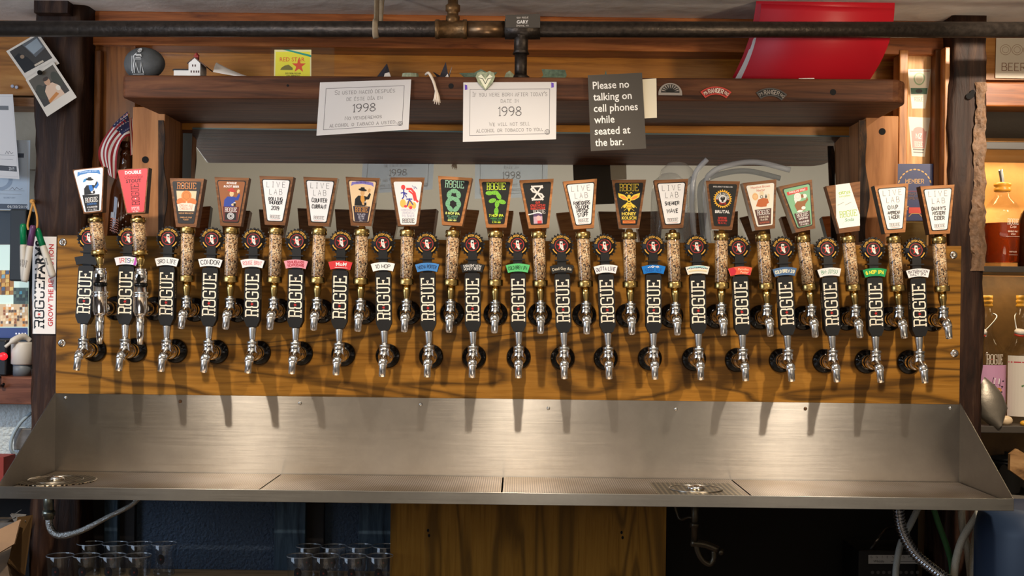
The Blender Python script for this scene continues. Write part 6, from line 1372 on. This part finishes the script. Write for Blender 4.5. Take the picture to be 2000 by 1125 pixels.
# glass shelf and tasting glasses
zg = P(200, 1112, .10).z
gs0, gs1 = P(92, 1112, -.2).x, P(761, 1112, -.03).x
o = MB().box(gs0, gs1, -.20, .118, zg-.02, zg).build('glass_shelf', wood('pale_shelf', rgb(150, 112, 70), rgb(196, 156, 106), rgb(212, 174, 124), 'X', 4, 12), bevel=.003); tag(o, 'pale wooden shelf with tasting glasses under the left of the drip tray', 'shelf')
TG = thin('tumbler_glass', (.95, .96, .97, 1), 1.6, .03)
def glass_mesh(h, r):
    return MB().lathe([(r*.80, 0), (r*.82, .003), (r, h), (r*.985, h+.0008), (r*.96, h), (r*.965, h-.003)], (0,0,0), (0,0,1), 30, cap=False).lathe([(r*.80, .0002), (r*.80, .010)], (0,0,0), (0,0,1), 24)
gm = {}
def gprint(h, r):
    f = lambda co: Vector(((r*.93)*math.sin(co.x*.001/r), -(r*.93)*math.cos(co.x*.001/r)-.0004-co.z*.001, co.y*.001))
    m = MB(f=f); m.mat(ink(30, 28, 34)).ell(0, h*560, 10, 13); m.mat(ink(110, 48, 42)).star(0, h*560, 3.6); m.mat(ink(30, 28, 34)).pen('ROGUE', 0, h*560+18, 5, 1, fit=22); return m
def tumbler(px, py, Y, label, grp):
    rim = P(px, py, Y); h = rim.z-zg
    key = round(h, 3)
    if key not in gm:
        g = glass_mesh(h, .0315); g.mats = [TG]; gm[key] = (g.mesh('tumbler'), gprint(h, .0315).mesh('tumbler_print'), m_of(MB().lathe([(.0316, h-.0012), (.0319, h), (.0313, h+.0010), (.0305, h+.0002), (.0309, h-.0012)], (0,0,0), (0,0,1), 36, cap=False), thin('glass_rim', (.9, .92, .94, 1), 2.4, .08, .30, (.8, .85, .9, 1))))  # milky body paints the bright edge along the rim
    t = bpy.data.objects.new('tasting_glass', gm[key][0]); COL.objects.link(t); t.location = (rim.x, Y, zg); ORIG[t.name] = t.location.copy(); tag(t, label, 'glass', grp)
    inst('emblem', gm[key][1], t); inst('rim', gm[key][2], t)
nth = ('first', 'second', 'third', 'fourth')
for k, x in enumerate((117.5, 169, 220, 270)): tumbler(x, 1084.5, -.10, nth[k]+' glass from the left in the front row, left of the two glass groups', 'tasting glasses, left group')
for k, x in enumerate((176, 225, 273, 321)): tumbler(x, 1061.5, .02+.03, nth[k]+' glass from the left in the back row, left of the two glass groups', 'tasting glasses, left group')
for k, x in enumerate((586, 636, 690, 742)): tumbler(x, 1085, -.10, nth[k]+' glass from the left in the front row, beside the plywood panel', 'tasting glasses beside the plywood panel')
for k, x in enumerate((603, 652, 703, 752)): tumbler(x, 1066, .03, nth[k]+' glass from the left in the back row, beside the plywood panel', 'tasting glasses beside the plywood panel')
# drain of the left rinser
FIT = plain('galvanised', rgb(150, 152, 140), .3, .9, vary=.2)
dr = thing('drain_fitting', P(94, 970, -.12), 'metal elbow fitting and hose hanging under the left end of the drip tray', 'drain pipe')
A_ = P(95, 1000, -.12); A_.z = rim0+.003
MB().tube([A_, P(95, 1014, -.12)], .012, 14).build('drain_pipe', FIT, dr)
MB().lathe([(.0155, 0), (.0155, .012)], P(95, 1007, -.12), (0,0,1), 6).build('nut', FIT, dr)
MB().tube([P(96, 1012, -.12), P(97, 1026, -.12), P(104, 1040, -.12), P(122, 1046, -.12), P(160, 1036, -.12), P(210, 1010, -.12), P(262, 982, -.12), Vector((P(285, 972, -.12).x, -.12, rim0+.003))], [.0085, .0085, .0085, .0085, .007, .006, .006, .006], 12, sub=5).build('braided_hose', plain('braided_steel', (.5, .5, .48, 1), .35, 1, bump=.5, bscale=300), dr)
# valve under the right rinser
vl = thing('drain_valve', P(1357, 990, -.1), 'valve and bent hose hanging under the square rinser', 'drain valve')
B_ = P(1357, 1000, -.1); B_.z = rim0+.003
DKF = plain('dark_fitting', rgb(92, 84, 70), .4, .8)
MB().tube([B_, P(1357, 1060, -.1)], .0085, 12).lathe([(.012, 0), (.012, .012)], P(1357, 1030, -.1), (0,0,1), 6).build('drain_pipe', DKF, vl)
MB().tube([P(1357, 1045, -.1), P(1362, 1075, -.1), P(1372, 1094, -.1), P(1386, 1102, -.1), P(1394, 1092, -.1), P(1394, 1076, -.1)], .0065, 12, sub=5).build('hose', DKF, vl)
MB().tube([P(1350, 1060, -.1), P(1378, 1064, -.1), P(1402, 1074, -.1)], .009, 12, sub=3).ball(P(1408, 1078, -.1), .008, .008, .008).build('valve_body', DKF, vl)
MB().tube([B_+Vector((-.05,.04,-.012)), P(1326, 1012, -.06), P(1345, 1010, -.09), P(1357, 1012, -.1)], .0035, 8, sub=3).build('feed_line', DKF, vl)
# hoses on the right
def hose(pts, r, mt, name, label, n=12, corr=False, Y=-.12):
    q = [P(a, b, Y if len(t_) == 0 else t_[0]) for a, b, *t_ in pts]; q[0].z = rim0+.0025
    if corr:
        sp_ = smooth(q, 80); m = MB(); ln = 0; rr = []
        for k in range(len(sp_)): ln += (sp_[k]-sp_[k-1]).length if k else 0; rr.append(r*(.92+.12*math.cos(2*PI*ln/.0078)))
        m.tube(sp_, rr, n)
    else: m = MB().tube(q, r, n, sub=8)
    o = m.build(name, mt); return tag(o, label, 'hose')
hose([(1752,985),(1760,1030),(1785,1078),(1820,1110),(1862,1140)], .0135, plain('corrugated_steel', (.62, .62, .64, 1), .22, 1), 'corrugated_hose', 'corrugated steel hose curving down under the right end of the drip tray', 14, True)
CLW = plain('braided_white', rgb(214, 208, 190), .4, bump=.4, bscale=400)
CLH = plain('braided_clear', rgb(170, 172, 166), .4, bump=.4, bscale=400)
hose([(1808,985),(1780,1020),(1760,1060),(1750,1110),(1750,1150)], .0078, CLH, 'grey_hose', 'thin grey braided hose crossing behind the corrugated hose', Y=-.07)
hose([(1812,985),(1832,1020),(1848,1064),(1858,1100),(1862,1150)], .007, plain('green_hose', rgb(58, 110, 66), .4), 'green_hose', 'green hose under the right end of the drip tray', Y=-.06)
hose([(1876,985),(1880,1030),(1890,1075),(1898,1150)], .0085, CLW, 'white_hose', 'pale braided hose running straight down between the two bent ones', Y=-.04)
CLW = plain('braided_white', rgb(206, 200, 180), .4, bump=.4, bscale=400)
hose([(1932,985),(1905,1012),(1880,1052),(1866,1100),(1862,1150)], .0090, CLW, 'white_hose', 'pale braided hose bending left from under the right end of the tray', Y=-.10)
hose([(1926,985),(1912,1020),(1902,1070),(1897,1150)], .0085, CLW, 'white_hose', 'brightest braided hose beside the blue drum', Y=-.08)
# blue drum
c = P(1985, 1125, -.16); c.z = 0
dz = P(1985, 992, -.2).z
bd = thing('blue_drum', c+Vector((.05, 0, 0)), 'blue plastic drum at the lower right corner', 'drum')
cc_ = c+Vector((.05, 0, 0)); MB().lathe([(.13, 0), (.14, .01), (.14, dz-.06), (.132, dz-.02), (.10, dz)], cc_, (0,0,1), 40).build('drum_body', plain('blue_plastic', rgb(40, 54, 76), .45), bd)
MB().lathe([(.142, dz-.30), (.146, dz-.29), (.142, dz-.28)], cc_, (0,0,1), 40, cap=False).build('rib', plain('blue_plastic', (0,)*4), bd)
# black switch box
sbx = thing('switch_box', P(1745, 1125, .1), 'black box with a white label strip, behind the hoses at lower right', 'switch box')
MB().box(P(1690,0,.1).x, P(1802,0,.1).x, .1, .25, .3, P(1745,1076,.1).z).build('case', plain('black_plastic', (0,)*4), sbx, bevel=.002)
f = quadmap(pxq([(1696,1084),(1800,1084),(1800,1101),(1696,1101)], .0993), 104, 17); m = MB(f=f); m.mat(ink(190, 186, 178)).rect(0, 104, 0, 17); m.mat(ink(60, 56, 60)); [m.pen(ch, 6+k*10.5, 13, 4, .6) for k, ch in enumerate('GGIESNGM')]; m.type('Whistle', 20, 5, 5, fit=36, slant=.2); m.rect(44, 96, 4, 4.8); m.build('label_strip', None, sbx)
m = MB(f=quadmap(pxq([(1696,1104),(1800,1104),(1800,1130),(1696,1130)], .0993), 104, 26)); m.mat(ink(84, 80, 76)); [m.ell(8+k*11, 12, 3.4) for k in range(9)]; m.build('buttons', None, sbx)
MB().tube([P(1700, 1074, .12), P(1728, 1036, .14), P(1745, 1030, .2)], .004, 8, sub=3).build('bracket', plain('dark_metal', (0,)*4), sbx)
